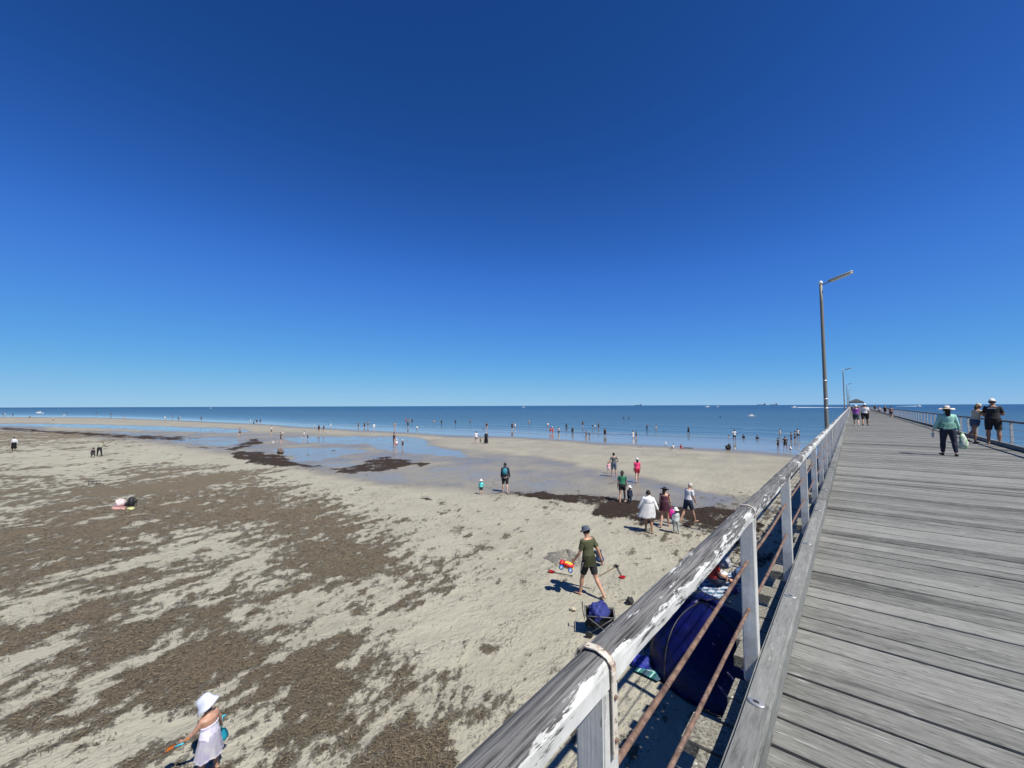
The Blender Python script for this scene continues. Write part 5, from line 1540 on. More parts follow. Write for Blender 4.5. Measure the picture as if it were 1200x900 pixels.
FAR = [
 # left stretch
 (3.6, 482.5, 487, 'stand', BLACK, BLACK, HAIR, 'dark bather at the very left edge of the sea', 'sea'),
 (5.8, 483, 487.2, 'stand', WHITE, GREY, HAIR, 'white topped bather beside the leftmost dark one', 'sea'),
 (15, 483.5, 488, 'stand', NAVY, NAVY, HAIR, 'tiny dark bather third from the left edge', 'sea'),
 (34, 486, 490.3, 'squat', BRN, BLACK, HAIR, 'tiny dark crouching person near the left end of the sandbar', 'sand'),
 (62, 488, 494.4, 'stand', WHITE, BLACK, HAIR, 'person in white top and dark shorts alone on the left sandbar', 'sand'),
 (75, 483.8, 488.8, 'walk', WHITE, WHITE, HAIR, 'tiny figure all in white in the left shallows', 'sea'),
 (79, 481, 485.5, 'stand', BLUE, NAVY, HAIR, 'tiny blue clad bather out beyond the white figure at left', 'sea'),
 (112.7, 481.5, 486, 'stand', BLACK, BLACK, HAIR, 'tiny lone dark wader in open water left of the left beach walkers', 'sea'),
 (130, 483, 487.6, 'stand', NAVY, BLACK, HAIR, 'tiny dark wader with a white float close by', 'sea'),
 (146.2, 484.5, 491.5, 'walk', GREY, WHITE, HAIR, 'wader in grey top and white shorts at the left water edge', 'sea'),
 (193.5, 486.5, 492.6, 'bend', WHITE, TAN, HAIR, 'bather in white bending down at the left water edge', 'sea'),
 (202, 484.5, 489.5, 'stand', GREY, NAVY, HAIR, 'small grey bather just left of a dark and white pair', 'sea'),
 (208.4, 485.5, 491.8, 'squat', BLACK, BLACK, HAIR, 'dark squatting bather of the dark and white pair', 'sea'),
 (210.8, 487, 491.8, 'kid', WHITE, WHITE, HAIR, 'small child in white of the dark and white pair', 'sea'),
 (235.7, 486, 493.6, 'stand', BLACK, BLACK, HAIR, 'tall dark lone figure at the water edge left of centre', 'sand'),
 (293.6, 491, 496, 'kid', WHITE, WHITE, (.5, .5, .5), 'tiny child in white by three dark bathers', 'sea'),
 (297.4, 493, 498, 'kid', BLACK, BLACK, HAIR, 'tiny dark child before three dark bathers', 'sea'),
 (301, 490, 497.3, 'bend', BLACK, NAVY, HAIR, 'dark bather bending forward between two children and a standing adult', 'sea'),
 (305, 490.5, 496.3, 'stand', NAVY, BLUE, HAIR, 'dark blue standing bather right of the bending one', 'sea'),
 (281, 500.5, 511.5, 'walk', (.2, .2, .24), BLACK, HAIR, 'slim person in grey and black walking on the left sandbar', 'sand'),
 (318, 498.5, 510, 'stand', WHITE, BLACK, HAIR, 'person in white shirt and long black trousers on the sandbar', 'sand'),
 (329, 506.5, 519.5, 'stand', BLACK, BLACK, HAIR, 'person in black carrying a tan bag before the left pool', 'sand'),
 (320, 516, 521, 'kid', WHITE, WHITE, (.5, .5, .5), 'tiny child in white left of the person in black', 'sand'),
 (356, 504.8, 514.8, 'step', WHITE, TAN, HAIR, 'person in white shirt leaning forward in the left pool', 'sand'),
 (360.6, 509.2, 515, 'kid', BLACK, BLACK, HAIR, 'dark little child next to the white shirt in the left pool', 'sand'),
 (368, 495, 500, 'squat', WHITE, BLACK, HAIR, 'bather in white squatting at the water edge above the paired walkers', 'sea'),
 (373.6, 497.5, 506.5, 'stand', BLACK, BLACK, HAIR, 'left one of two dark walkers on the thin sandbar', 'sand'),
 (379.2, 498, 506.5, 'walk', (.03, .03, .04), GREY, HAIR, 'right one of two dark walkers on the thin sandbar', 'sand'),
 (387.6, 496, 500.5, 'kid', WHITE, WHITE, (.5, .4, .3), 'small pale child at the water edge right of two dark walkers', 'sea'),
 (420, 494.5, 500.7, 'stand', BLACK, NAVY, HAIR, 'dark wader left of a tight dark pair in the shallows', 'sea'),
 (427, 494.5, 501.3, 'stand', BLACK, BLACK, HAIR, 'all black wader, left of the tight pair in the shallows', 'sea'),
 (431.2, 492.5, 500.5, 'walk', GREY, BLACK, HAIR, 'grey topped wader, right of the tight pair in the shallows', 'sea'),
 (438.3, 495.5, 503.5, 'step', WHITE, WHITE, HAIR, 'wader in white right of the tight dark pair', 'sea'),
 (462.5, 494.5, 502, 'stand', TAN, TAN, HAIR, 'sand coloured bather above the family in the pool', 'sea'),
 (478, 490.5, 501.5, 'hips', BLACK, BLACK, HAIR, 'tall black wader in the middle of a splashing group', 'sea'),
 (475.8, 489.8, 494, 'stand', RED, NAVY, HAIR, 'half sunk bather at left of the splashing group', 'sea'),
 (480, 490, 494, 'stand', TAN, TAN, HAIR, 'half sunk bare shouldered bather in the splashing group', 'sea'),
 (483, 490.5, 494, 'stand', BLACK, BLACK, HAIR, 'half sunk dark bather at right of the splashing group', 'sea'),
 (488.8, 498, 506, 'step', WHITE, BLACK, HAIR, 'wader in white shirt and black shorts beyond the dark pool', 'sand'),
 (461.8, 504.5, 524.5, 'stand', (.04, .03, .04), TAN, HAIR, 'adult in dark top standing in the pool with two children', 'sand'),
 (464.8, 513.5, 524.5, 'kid', WHITE, RED, (.6, .6, .6), 'child in white hat and red pants close to the adult in the pool', 'sand'),
 (471.7, 513.5, 525, 'kid', BLACK, BLACK, (.55, .52, .5), 'child in black with pale hat apart in the pool', 'sand'),
 (508.7, 491.5, 494.5, 'stand', TAN, NAVY, HAIR, 'swimmer amid white splashes left of centre', 'sea'),
 (517.4, 491.5, 496, 'stand', BLACK, BLACK, HAIR, 'half sunk black bather right of the white splashes', 'sea'),
 (533.8, 491.5, 495.3, 'stand', NAVY, NAVY, HAIR, 'half sunk navy bather left of centre', 'sea'),
 (551.2, 491, 494.5, 'stand', GREY, NAVY, HAIR, 'half sunk grey bather near the centre', 'sea'),
 (570.3, 494.5, 504.5, 'stand', NAVY, TAN, HAIR, 'wader with dark top and bare legs behind the trio on the sand', 'sea'),
 (566.7, 500.5, 503.2, 'squat', BLACK, BLACK, HAIR, 'dark bather sitting low in the shallows behind the trio', 'sea'),
 (558.3, 505, 519.8, 'walk', WHITE, GREY, HAIR, 'man in white shirt, left of the trio on the open sand', 'sand'),
 (563.2, 512.5, 519.3, 'kid', (.2, .15, .14), NAVY, HAIR, 'little child between the white shirt and the black robe', 'sand'),
 (600.3, 495, 504.5, 'stand', NAVY, BLACK, HAIR, 'navy wader left of a white topped one near the centre', 'sea'),
 (603.8, 495, 501, 'step', WHITE, TAN, HAIR, 'white topped wader right of the navy one near the centre', 'sea'),
 (620, 491.5, 495.5, 'reach', TAN, TAN, HAIR, 'pale bather reaching out, alone right of centre', 'sea'),
 (642, 494.5, 499, 'stand', WHITE, RED, HAIR, 'bather in white behind two in red', 'sea'),
 (645, 500, 507.5, 'kidstep', RED, RED, HAIR, 'child in red at left of the red pair', 'sea'),
 (647.8, 499.5, 508, 'step', RED, RED, (.6, .55, .5), 'adult in red with pale hat, right of the red pair', 'sea'),
 (654.8, 500, 508, 'stand', WHITE, BLACK, HAIR, 'wader in white top and black shorts right of the red pair', 'sea'),
 (663.8, 495.5, 501, 'stand', BLACK, BLACK, HAIR, 'black bather out behind the gap right of the red pair', 'sea'),
 (671, 500.5, 507.5, 'stand', BLACK, TEAL, HAIR, 'wader in black top and teal shorts in the shallows', 'sea'),
 (683, 492.5, 499.8, 'stand', BLACK, BLACK, HAIR, 'tall black bather farther out, right of the teal shorts', 'sea'),
 (694.8, 496.5, 502, 'bend', NAVY, BLACK, HAIR, 'navy bather bending beside one in white', 'sea'),
 (697.3, 496.5, 502, 'kid', WHITE, TAN, HAIR, 'small white clad bather beside the bending navy one', 'sea'),
 (701.4, 495, 502.8, 'stand', BLACK, BLACK, HAIR, 'black bather standing right of the small white one', 'sea'),
 (687, 504, 513, 'walk', (.03, .05, .06), TAN, HAIR, 'dark topped wader walking in the very shallow water', 'sea'),
 (690.6, 508.5, 511.5, 'kid', NAVY, NAVY, HAIR, 'tiny dark child sitting right of the shallow wader', 'sea'),
 (709, 501.5, 511, 'stand', BLACK, BLACK, HAIR, 'wader in black with a bundle, above the hands on hips man', 'sea'),
 (731, 488, 491, 'stand', NAVY, NAVY, HAIR, 'left head and shoulders of two swimmers far out', 'sea'),
 (737, 487.5, 490.6, 'stand', BLACK, NAVY, HAIR, 'right head and shoulders of two swimmers far out', 'sea'),
 (742, 504, 514, 'step', (.45, .46, .47), WHITE, HAIR, 'wader in pale shirt, left of a close pair', 'sea'),
 (745.5, 505.5, 513, 'stand', BLACK, TAN, HAIR, 'dark topped wader, right of a close pair', 'sea'),
 (758.2, 497, 502.5, 'reach', NAVY, BLUE, HAIR, 'blue bather with raised arm in deeper water', 'sea'),
 (769, 498, 503, 'stand', (.3, .25, .2), GREY, HAIR, 'grey bather just right of the raised arm', 'sea'),
 (780.3, 516.5, 523.3, 'kidstep', WHITE, WHITE, (.6, .58, .5), 'small child all in white running at the water edge', 'sand'),
 (789, 522, 527.7, 'sit', WHITE, BLACK, HAIR, 'child with black shorts sitting on the wet sand', 'sand'),
 (798.2, 522.5, 528, 'sit', RED, RED, HAIR, 'child in red sitting on the wet sand', 'sand'),
 (806.8, 499.5, 508, 'step', BLACK, BLACK, HAIR, 'black bather kicking up splashes in the shallows', 'sea'),
 (844, 486.5, 489.2, 'stand', NAVY, NAVY, HAIR, 'lone head and shoulders far out right of centre', 'sea'),
 (860.8, 503, 517, 'hips', WHITE, BLACK, HAIR, 'wader in white t-shirt and black shorts facing the sea', 'sea'),
 (854, 509.5, 512.3, 'stand', TAN, NAVY, HAIR, 'bare head in the water left of the white t-shirt', 'sea'),
 (871.4, 508.5, 513, 'stand', BLACK, BLACK, HAIR, 'first black half sunk bather right of the white t-shirt', 'sea'),
 (887.5, 509.5, 514, 'stand', NAVY, TAN, HAIR, 'navy half sunk bather with pale arm left of the rail group', 'sea'),
 (912, 512.5, 527, 'stand', BLACK, BLACK, HAIR, 'slim person all in black at left of the rail group', 'sand'),
 (920.5, 511, 528.3, 'hips', BRN, BRN, HAIR, 'broad person in dark brown in the rail group', 'sand'),
 (927.5, 522.5, 529, 'squat', WHITE, BLACK, HAIR, 'person in white crouching at the feet of the rail group', 'sand'),
 (914.2, 502, 509.8, 'stand', (.45, .4, .36), TAN, HAIR, 'pale bather standing out behind the rail group', 'sea'),
 (927.2, 506.5, 516.5, 'stand', NAVY, NAVY, HAIR, 'left one of three bathers close to the rail', 'sea'),
 (931.6, 505, 516, 'stand', BLACK, BLACK, HAIR, 'middle one of three bathers close to the rail', 'sea'),
 (935.5, 502, 515, 'reach', (.4, .36, .34), BLACK, HAIR, 'right one of three bathers close to the rail, arm out', 'sea'),
]
for (x, yt, yb, pose, top, bot, hair, lb, wh) in FAR:
    far_person(x, yt, yb, pose, top, bot, hair, lb, where=wh, skin=random.choice([SKIN, SKIN_TAN, SKIN, SKIN_PALE]))
# black robe in the trio needs its full length
person(on_ground(569.6, 520), 30, 'woman in long black robe and white cap at right of the trio on the sand', [('long', W(*BLACK)), ('skirt', W(*BLACK), dict(name='robe_skirt', z0=1.0, z1=.12, r0=.18, r1=.29, folds=6)), ('hair', (.5, .48, .45))],
       skin=SKIN_TAN, vox=.024, h=1.62, girth=1.1, arms=((10, 14, 50, -6), (-8, 30, 50, -10)))
DECKFAR = [
 (1044.6, 475.5, 490.8, 'walk', (.22, .13, .12), BLACK, HAIR, 'person with pinkish patterned back and black trousers on the right of the jetty'),
 (1037.6, 475.2, 486.6, 'stand', BLACK, BLACK, HAIR, 'person in black with pale head beside the patterned one'),
 (1030.8, 476, 485.5, 'step', WHITE, NAVY, HAIR, 'person in white top and dark trousers on the right of the jetty'),
 (1025.4, 474.6, 482.0, 'stand', BLACK, NAVY, HAIR, 'dark figure farthest of the four on the right of the jetty'),
 (994.6, 476.5, 483.2, 'stand', (.5, .48, .44), BLACK, (.6, .58, .5), 'person with white hat close against the left rail'),
 (998.6, 475.0, 482.8, 'walk', BRN, BLACK, HAIR, 'dark brown figure by the left rail before the shelter'),
 (1006.6, 475.0, 481.8, 'stand', (.3, .26, .24), NAVY, HAIR, 'small figure in front of the shelter post'),
 (1010.4, 474.5, 481.2, 'step', BLACK, TAN, HAIR, 'small dark figure at the right corner of the shelter'),
]
for (x, yt, yb, pose, top, bot, hair, lb) in DECKFAR:
    far_person(x, yt, yb, pose, top, bot, hair, lb, where='deck', group='people strolling on the jetty', head=random.choice([0, 180, 8, 172]))

# ------------------------------------------------------------------ things on the sand
def dome_tent():
    c = Vector((-2.20, 8.42, 0)); c.z = float(ground_z(c.x, c.y))
    r = empty('beach_tent', c, radians(18)); r.scale = (.9, .9, .95); tag(r, 'shiny navy blue pop-up beach tent pitched beside the jetty', 'tent')
    m, n, b = new_mat('navy_tent_nylon')
    v = noise_n(n, scale=(1, 1, 2), s=2.2, detail=5, rough=.6, dist=.8)
    n.links.new(mixc(n, mapr(n, v, .3, .7), (0.003, 0.004, 0.050), (0.006, 0.009, 0.130)), b.inputs['Base Color'])
    b.inputs['Roughness'].default_value = .42
    bump(n, b, v, .6, .06)
    bm = bmesh.new(); nu, nv_ = 56, 22; rows = []
    def surf(a, t):
        rx, ry, hh = 1.28, 1.50, 1.12
        rr = sin(t) ** .85
        seam = abs(sin(2 * a)) ** .7
        k = 1 - .07 * seam * sin(t)
        return Vector((rx * k * rr * cos(a) - .10 * cos(t), ry * k * rr * sin(a) + .30 * cos(t), hh * (max(cos(t), 0) ** .9) * (1 - .05 * seam)))
    for j in range(nv_ + 1):
        t = .001 + (pi / 2 - .001) * j / nv_
        rows.append([bm.verts.new(surf(2 * pi * k / nu, t) + Vector((0, 0, .01 * sin(k * 1.7 + j)))) for k in range(nu)])
    for j in range(nv_):
        for k in range(nu):
            a = 2 * pi * (k + .5) / nu
            if -0.0 < ((a - pi * .74) % (2 * pi)) < pi * .38 and j > 7: continue     # the doorway
            bm.faces.new((rows[j][k], rows[j + 1][k], rows[j + 1][(k + 1) % nu], rows[j][(k + 1) % nu]))
    bmesh.ops.solidify(bm, geom=bm.faces[:], thickness=.008)
    obj('canopy', bm, m, r, True)
    for a in (pi * .25, pi * .75, pi * 1.25, pi * 1.75):
        bm = bmesh.new(); tube(bm, [surf(a, .001 + (pi / 2 - .001) * j / 16) * 1.004 + Vector((0, 0, .01)) for j in range(17)], .013, 7); obj('pole_sleeve', bm, M_black, r, True)
    bm = bmesh.new()
    pts = [surf(2 * pi * k / nu, pi / 2) * 1.01 + Vector((0, 0, .03)) for k in range(nu + 1)]
    tube(bm, pts, .016, 6); obj('hem_cord', bm, M_black, r, True)
    bm = bmesh.new(); vs = [bm.verts.new(surf(2 * pi * k / nu, pi / 2) * .97 + Vector((0, 0, .035))) for k in range(nu)]; bm.faces.new(vs); obj('groundsheet', bm, m, r)
dome_tent()

def tartan(name, cols):
    m, n, b = new_mat(name)
    tc = n.nodes.new('ShaderNodeTexCoord'); c = cols[0]
    sx = n.nodes.new('ShaderNodeSeparateXYZ'); n.links.new(tc.outputs['Object'], sx.inputs[0])
    a1 = math_n(n, 'FRACT', math_n(n, 'MULTIPLY', sx.outputs[0], 4.2)); a2 = math_n(n, 'FRACT', math_n(n, 'MULTIPLY', sx.outputs[1], 4.2))
    col = mixc(n, math_n(n, 'GREATER_THAN', a1, .55), cols[0], cols[1])
    col = mixc(n, math_n(n, 'MULTIPLY', math_n(n, 'GREATER_THAN', a2, .55), .6), col, cols[1])
    col = mixc(n, math_n(n, 'LESS_THAN', math_n(n, 'ABSOLUTE', math_n(n, 'SUBTRACT', a1, .25)), .05), col, cols[2])
    col = mixc(n, math_n(n, 'LESS_THAN', math_n(n, 'ABSOLUTE', math_n(n, 'SUBTRACT', a2, .25)), .05), col, cols[2])
    n.links.new(col, b.inputs['Base Color']); b.inputs['Roughness'].default_value = .9
    return m
def cloth_sheet(name, corners, mat, label, cat, rum=.03, thick=.012, seed=1):
    ps = [on_ground(*c) for c in corners]
    cen = sum(ps, Vector()) / 4
    e1 = (ps[1] - ps[0]); ang = math.atan2(e1.y, e1.x)
    bm = bmesh.new(); N_ = 22; rows = []
    R_ = Matrix.Rotation(-ang, 4, 'Z'); ri = random.Random(seed); ph1, ph2 = ri.uniform(0, 6), ri.uniform(0, 6)
    for j in range(N_ + 1):
        row = []
        for i in range(N_ + 1):
            u_, v_2 = i / N_, j / N_
            p = ps[0].lerp(ps[1], u_).lerp(ps[3].lerp(ps[2], u_), v_2)
            z = ground_z(p.x, p.y) + .035 + rum * (.5 + .5 * sin(u_ * 9 + ph1 + 3 * v_2) * sin(v_2 * 7 + ph2 + u_ * 2))
            q = R_ @ (Vector((p.x, p.y, z)) - cen); row.append(bm.verts.new(q))
        rows.append(row)
    for j in range(N_):
        for i in range(N_): bm.faces.new((rows[j][i], rows[j][i + 1], rows[j + 1][i + 1], rows[j + 1][i]))
    bmesh.ops.recalc_face_normals(bm, faces=bm.faces[:]); bmesh.ops.solidify(bm, geom=bm.faces[:], thickness=thick)
    o = obj(name, bm, mat, None, True); o.location = cen; o.rotation_euler = (0, 0, ang)
    tag(o, label, cat); return o
cloth_sheet('picnic_rug', [(742, 788), (770, 802), (798, 784), (768, 770)], tartan('green_tartan', [(.02, .20, .16), (.03, .07, .10), (.35, .55, .48)]), 'green tartan picnic rug laid at the mouth of the navy tent', 'rug')
cloth_sheet('picnic_rug', [(814, 686), (836, 706), (880, 690), (862, 670)], tartan('navy_white_check', [(.02, .03, .09), (.40, .44, .50), (.05, .18, .25)]), 'navy and white patterned picnic rug behind the navy tent', 'rug', seed=4)

def crumple(name, loc, r_, col, label, cat, seed=1, parts=None):
    bm = bmesh.new(); ball(bm, (0, 0, r_[2] * .8), r_, 24, 16)
    ri = random.Random(seed); ph = [ri.uniform(0, 6) for _ in range(6)]
    for v in bm.verts:
        q = v.co.normalized()
        k = 1 + .14 * sin(q.x * 7 + ph[0]) * sin(q.y * 6 + ph[1]) + .09 * sin(q.z * 11 + ph[2] + q.x * 5) + .05 * sin(q.y * 17 + ph[3])
        v.co = Vector((v.co.x * k, v.co.y * k, v.co.z * k)); v.co.z = max(v.co.z, 0)
    o = obj(name, bm, cloth(col, .7) if isinstance(col, tuple) else col, None, True); o.location = loc
    tag(o, label, cat); return o
crumple('towel', on_ground(750, 781), (.20, .14, .10), (.01, .02, .22), 'crumpled royal blue towel on the corner of the green tartan rug', 'towel', 3)
crumple('backpack', on_ground(868, 683), (.20, .18, .22), (.05, .09, .20), 'blue grey bag at the right end of the patterned rug', 'bag', 5)
crumple('bag', on_ground(859, 696), (.10, .09, .14), (.10, .02, .14), 'small purple bag at the front of the patterned rug', 'bag', 6)
crumple('towel', on_ground(846, 674), (.16, .12, .07), (.55, .55, .56), 'white towel heaped at the back of the patterned rug', 'towel', 8)
crumple('towel', on_ground(838, 706), (.15, .11, .05), (.55, .18, .20), 'pink and white cloth dropped on the sand before the patterned rug', 'towel', 9)
mk(836, 690, -20, 'person in dark red top sitting on the patterned rug with legs stretched out', [('tee', W(.22, .015, .015)), ('shorts', NAVY), ('hair', (.12, .03, .015))], skin=SKIN, h=1.68, sit=True, flat=True, lean=-12,
   legs=((86, 8, 10), (84, 8, 14)), arms=((-36, 16, 4, 16), (20, 12, 40, 2)))
mk(851, 686, 60, 'person in navy patterned shirt leaning forward on the picnic rug', [('tee', tartan('navy_spots', [(.02, .03, .08), (.35, .37, .42), (.4, .4, .45)])), ('shorts', (.3, .3, .32)), ('hair', HAIR)], skin=SKIN_PALE, h=1.68, sit=True, flat=True, lean=30,
   legs=((80, 16, 70), (76, 16, 66)), arms=((50, 12, 20, 4), (56, 12, 20, 4)))

def wagon():
    p = on_ground(703, 742)
    r = empty('beach_wagon', p, radians(120)); r.scale = (.88, .88, .88); tag(r, 'black fabric beach wagon with grey frame packed with a blue bag', 'wagon')
    bm = bmesh.new(); vs, fs = box(bm, (0, 0, .34), (.46, .66, .30))
    for v in vs:
        if v.co.z < .3: v.co.x *= .78; v.co.y *= .82
    bm.faces.remove(fs[1]); bmesh.ops.solidify(bm, geom=bm.faces[:], thickness=.015); obj('tub', bm, cloth((.03, .032, .035)), r)
    bm = bmesh.new()
    for sx in (-1, 1):
        tube(bm, [(sx * .25, -.35, .50), (sx * .25, .35, .50)], .012, 6); tube(bm, [(sx * .24, -.33, .50), (sx * .24, .24, .10)], .010, 6); tube(bm, [(sx * .24, .33, .50), (sx * .24, -.24, .10)], .010, 6)
    for sy in (-1, 1): tube(bm, [(-.25, sy * .35, .50), (.25, sy * .35, .50)], .012, 6); tube(bm, [(-.24, sy * .26, .10), (.24, sy * .26, .10)], .010, 6)
    obj('frame', bm, plain('dark_grey_tube', (.10, .10, .11), .5), r, True)
    for sx in (-1, 1):
        for sy in (-1, 1):
            bm = bmesh.new(); rings(bm, [(sx * .25, sy * .26, .085), (sx * .258, sy * .26, .085), (sx * .292, sy * .26, .085), (sx * .30, sy * .26, .085)], [.07, .085, .085, .07], n=16); obj('wheel', bm, M_black, r, True)
    bm = bmesh.new(); tube(bm, [(0, .36, .30), (0, .40, .50), (0, .41, .66)], .011, 6); tube(bm, [(-.08, .41, .67), (.08, .41, .67)], .014, 6); obj('handle', bm, M_black, r, True)
    b_ = crumple('bag', p + Vector((-.02, 0.0, .26)), (.20, .24, .20), tartan('blue_print', [(.010, .014, .10), (.02, .03, .16), (.03, .045, .22)]), 'blue printed bag heaped inside the black beach wagon', 'bag', 12)
wagon()
# dark hooded head of somebody's float poking over the rail line
crumple('cap', on_ground(738, 708), (.09, .10, .08), BLACK, 'small black cap lying on the sand just over the rail', 'cap', 14)
crumple('stone', on_ground(671.5, 715.5), (.085, .05, .04), (.42, .37, .26), 'pale yellowish stone on the sand above the beach wagon', 'stone', 15)
# spades on the sand
def lying_spade(a, b_, blade, shaft, label, k=1.0):
    A, Bp = on_ground(*a), on_ground(*b_); L = (Bp - A).length
    o = spade(A + Vector((0, 0, .035)), aim(Bp - A), blade, shaft, label, L=max(L - .12 * k, .1), k=k); return o
lying_spade((670, 676), (643, 671), M_red, M_black, 'red bladed spade with dark handle lying left of the toy truck', 1.3)
lying_spade((723, 665), (730, 679), M_red, M_black, 'red bladed spade with short black handle on the sand at right', 1.3)
lying_spade((704, 675), (724, 664), M_black, plain('raw_wood', (.28, .19, .11), .7), 'wooden handled spade lying right of the man in olive', 1.2)
# mound of dug wet sand
def mound():
    p = on_ground(664, 656); bm = bmesh.new(); rows = []
    for j in range(26):
        t = j / 25; row = []
        for k in range(60):
            a = 2 * pi * k / 60; R_ = t * (1 + .18 * sin(a * 3 + 1) + .1 * sin(a * 7))
            x, y = R_ * .85 * cos(a), R_ * .55 * sin(a)
            z = .30 * (1 - t ** 1.3) * (1 + .2 * sin(a * 2)) + .06 * (float(fbm(np.array(x * 9 + 50), np.array(y * 9 + 50), 4, 5)) - .5) * 2 * (1 - t * t) - .02
            row.append(bm.verts.new((x, y, max(z, -.03))))
        rows.append(row)
    for j in range(25):
        for k in range(60): bm.faces.new((rows[j][k], rows[j + 1][k], rows[j + 1][(k + 1) % 60], rows[j][(k + 1) % 60]))
    m, n, b = new_mat('dug_wet_sand')
    v = noise_n(n, s=14, detail=6, rough=.75); n.links.new(mixc(n, mapr(n, v, .38, .6), (.085, .08, .07), (.24, .225, .185)), b.inputs['Base Color']); b.inputs['Roughness'].default_value = .8; bump(n, b, v, .9, .04)
    o = obj('sand_mound', bm, m, None, True); o.location = p; tag(o, 'grey heap of freshly dug sand behind the toy truck', 'sand heap')
mound()
# belongings on the weed at left
crumple('bag', on_ground(141, 594.5), (.26, .20, .20), (.55, .44, .43), 'pale pink and white cloth bag on the seaweed at left', 'bag', 21)
def pack2():
    p = on_ground(153.5, 593.5); r = empty('backpack', p); tag(r, 'upright black backpack standing right of the pale pink bag', 'backpack')
    bm = bmesh.new(); rings(bm, [(0, 0, 0), (0, 0, .03), (0, 0, .25), (0, 0, .40), (0, 0, .46)], [(.18, .10), (.22, .13), (.22, .13), (.17, .10), (.06, .04)], n=18, side=(1, 0, 0)); obj('pack_body', bm, cloth(BLACK, .7), r, True)
    bm = bmesh.new(); rings(bm, [(-.02, -.12, .03), (-.02, -.17, .06), (-.02, -.17, .20), (-.02, -.12, .23)], [(.12, .02), (.14, .04), (.13, .04), (.10, .02)], n=14, side=(1, 0, 0)); obj('front_pocket', bm, cloth((.02, .02, .03), .7), r, True)
    for sx in (-1, 1):
        bm = bmesh.new(); tube(bm, [(sx * .1, .10, .40), (sx * .13, .20, .3), (sx * .14, .16, .08)], .02, 6); obj('strap', bm, cloth(BLACK, .7), r, True)
pack2()
crumple('towel', on_ground(153.5, 597.5), (.30, .14, .06), (.42, .45, .18), 'yellow green towel in front of the black backpack', 'towel', 23)
cloth_sheet('towel', [(130, 597.5), (146, 598), (148, 594.5), (134, 594)], cloth((.5, .27, .24)), 'flat salmon towel under the pale pink bag', 'towel', rum=.02, seed=7)
def cart_frame():
    p = on_ground(110.5, 567.5); r = empty('folding_frame', p, radians(50)); tag(r, 'small black metal frame left standing on the pale sand at left', 'frame')
    for zz in (.04, .20):
        bm = bmesh.new(); pts = [(-.22, -.14, zz), (.22, -.14, zz), (.22, .14, zz), (-.22, .14, zz), (-.22, -.14, zz)]
        tube(bm, pts, .013, 6); obj('frame_ring', bm, M_black, r, True)
    for x, y in ((-.22, -.14), (.22, -.14), (.22, .14), (-.22, .2)):
        bm = bmesh.new(); tube(bm, [(x, y, -.02), (x, y, .23)], .012, 6); obj('leg', bm, M_black, r, True)
cart_frame()
# tan bag of the person in black and dark bag by the shore
crumple('bag', on_ground(331, 514.5) + Vector((0, 0, .75)), (.26, .16, .16), (.45, .36, .26), 'tan bag held at the hip of the person in black', 'bag', 31)
crumple('bag', on_ground(853.5, 527), (.30, .25, .34), BLACK, 'round black bag set down on the wet sand near the water', 'bag', 32)
crumple('bag', on_ground(328.5, 532), (.42, .30, .30), (.10, .07, .05), 'brown bundle set down beside the left pool', 'bag', 33)

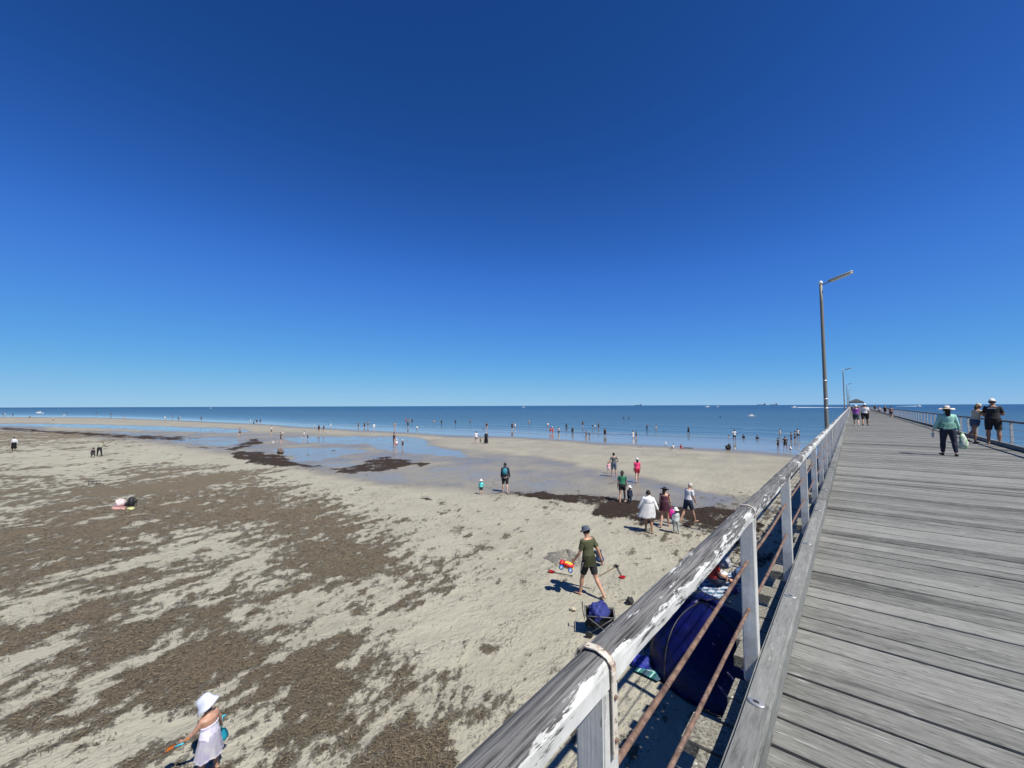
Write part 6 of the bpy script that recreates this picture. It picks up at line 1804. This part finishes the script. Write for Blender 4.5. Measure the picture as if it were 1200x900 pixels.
# ------------------------------------------------------------------ boats and ships
def motor_boat(x, y, label, L=9.0, rz=0.0, wake=0):
    p = on_z(x, y, SEA); r = empty('motor_boat', (p.x, p.y, SEA + .02), rz); tag(r, label, 'boat', 'boats out at sea')
    k = L / 9
    bm = bmesh.new(); rows = []
    for i, t in enumerate((-1, -.6, 0, .5, .8, 1)):
        wd = (1.25, 1.35, 1.4, 1.15, .7, .05)[i] * k; sh_ = (.9, .9, .95, 1.15, 1.35, 1.55)[i] * k
        rows.append([bm.verts.new(v) for v in ((-wd, t * L / 2, sh_), (-wd * .8, t * L / 2, 0), (0, t * L / 2 * .97, -.4 * k), (wd * .8, t * L / 2, 0), (wd, t * L / 2, sh_))])
    for i in range(5):
        for q in range(4): bm.faces.new((rows[i][q], rows[i][q + 1], rows[i + 1][q + 1], rows[i + 1][q]))
        bm.faces.new((rows[i][4], rows[i][0], rows[i + 1][0], rows[i + 1][4]))
    bm.faces.new(rows[0]); bmesh.ops.recalc_face_normals(bm, faces=bm.faces[:])
    obj('hull', bm, M_white, r)
    bm = bmesh.new(); vs, _ = box(bm, (0, .3 * k, 1.75 * k), (1.9 * k, 3.2 * k, 1.6 * k))
    for v in vs:
        if v.co.z > 2 * k: v.co.y -= .35 * k; v.co.x *= .8
    obj('cabin', bm, M_white, r)
    bm = bmesh.new(); box(bm, (0, .25 * k, 2.0 * k), (1.80 * k, 2.7 * k, .55 * k)); obj('window', bm, M_black, r)
    if wake:
        bm = bmesh.new(); n_ = 24; ri = random.Random(3)
        rows = []
        for i in range(n_ + 1):
            t = i / n_; yy = -L * .45 - t * wake; ww = (.8 + 5.5 * t) * k
            rows.append([bm.verts.new((-ww + ri.uniform(-.3, .3), yy, .05)), bm.verts.new((0, yy, (.9 * (1 - t) + .16) * k + ri.uniform(-.05, .05))), bm.verts.new((ww + ri.uniform(-.3, .3), yy, .05))])
        for i in range(n_):
            for q in range(2): bm.faces.new((rows[i][q], rows[i][q + 1], rows[i + 1][q + 1], rows[i + 1][q]))
        o = obj('wake', bm, cloth((.30, .36, .40), .8, 'foam'), r)
aL = math.atan2(-r0[1], -r0[0]) - pi / 2          # bow to the left of the view
motor_boat(931, 477.9, 'white motor boat trailing a long white wake left of the lamp post', 10.5, aL, wake=130)
motor_boat(829, 477.2, 'white boat on the horizon, left of a pair right of centre', 12, aL)
motor_boat(841, 476.9, 'smaller white boat on the horizon, right of a pair', 8, aL)
motor_boat(613.5, 477.6, 'lone white boat on the horizon at the centre', 9, aL)
motor_boat(247, 478.6, 'tiny white boat on the horizon at far left', 7, aL)
motor_boat(1077, 476.2, 'white boat behind the wide hat woman near the horizon', 12, aL + pi, wake=60)
motor_boat(46, 484.6, 'small white runabout in the shallows at far left', 6, aL)
motor_boat(880.5, 487.8, 'little white dinghy low in the water right of centre', 3.2, aL)
def ship(x, wpx, label):
    d = 9000.0; rr = ray(x, 474.5); p = Vector((rr[0], rr[1], 0)).normalized() * d
    L = wpx * d / F * .9
    r = empty('cargo_ship', (p.x, p.y, SEA), aL); tag(r, label, 'ship', 'ships on the horizon')
    gm = plain('ship_grey', (.08, .10, .13), .8)
    bm = bmesh.new(); vs, _ = box(bm, (0, 0, 6), (26, L, 16)); obj('hull', bm, gm, r)
    bm = bmesh.new(); box(bm, (0, -L * .38, 22), (22, L * .12, 18)); obj('bridge', bm, gm, r)
ship(892.5, 9, 'long grey ship on the horizon, left of two')
ship(907, 7, 'shorter grey ship on the horizon, right of two')
ship(748, 8, 'faint grey ship on the horizon beyond the two far swimmers')
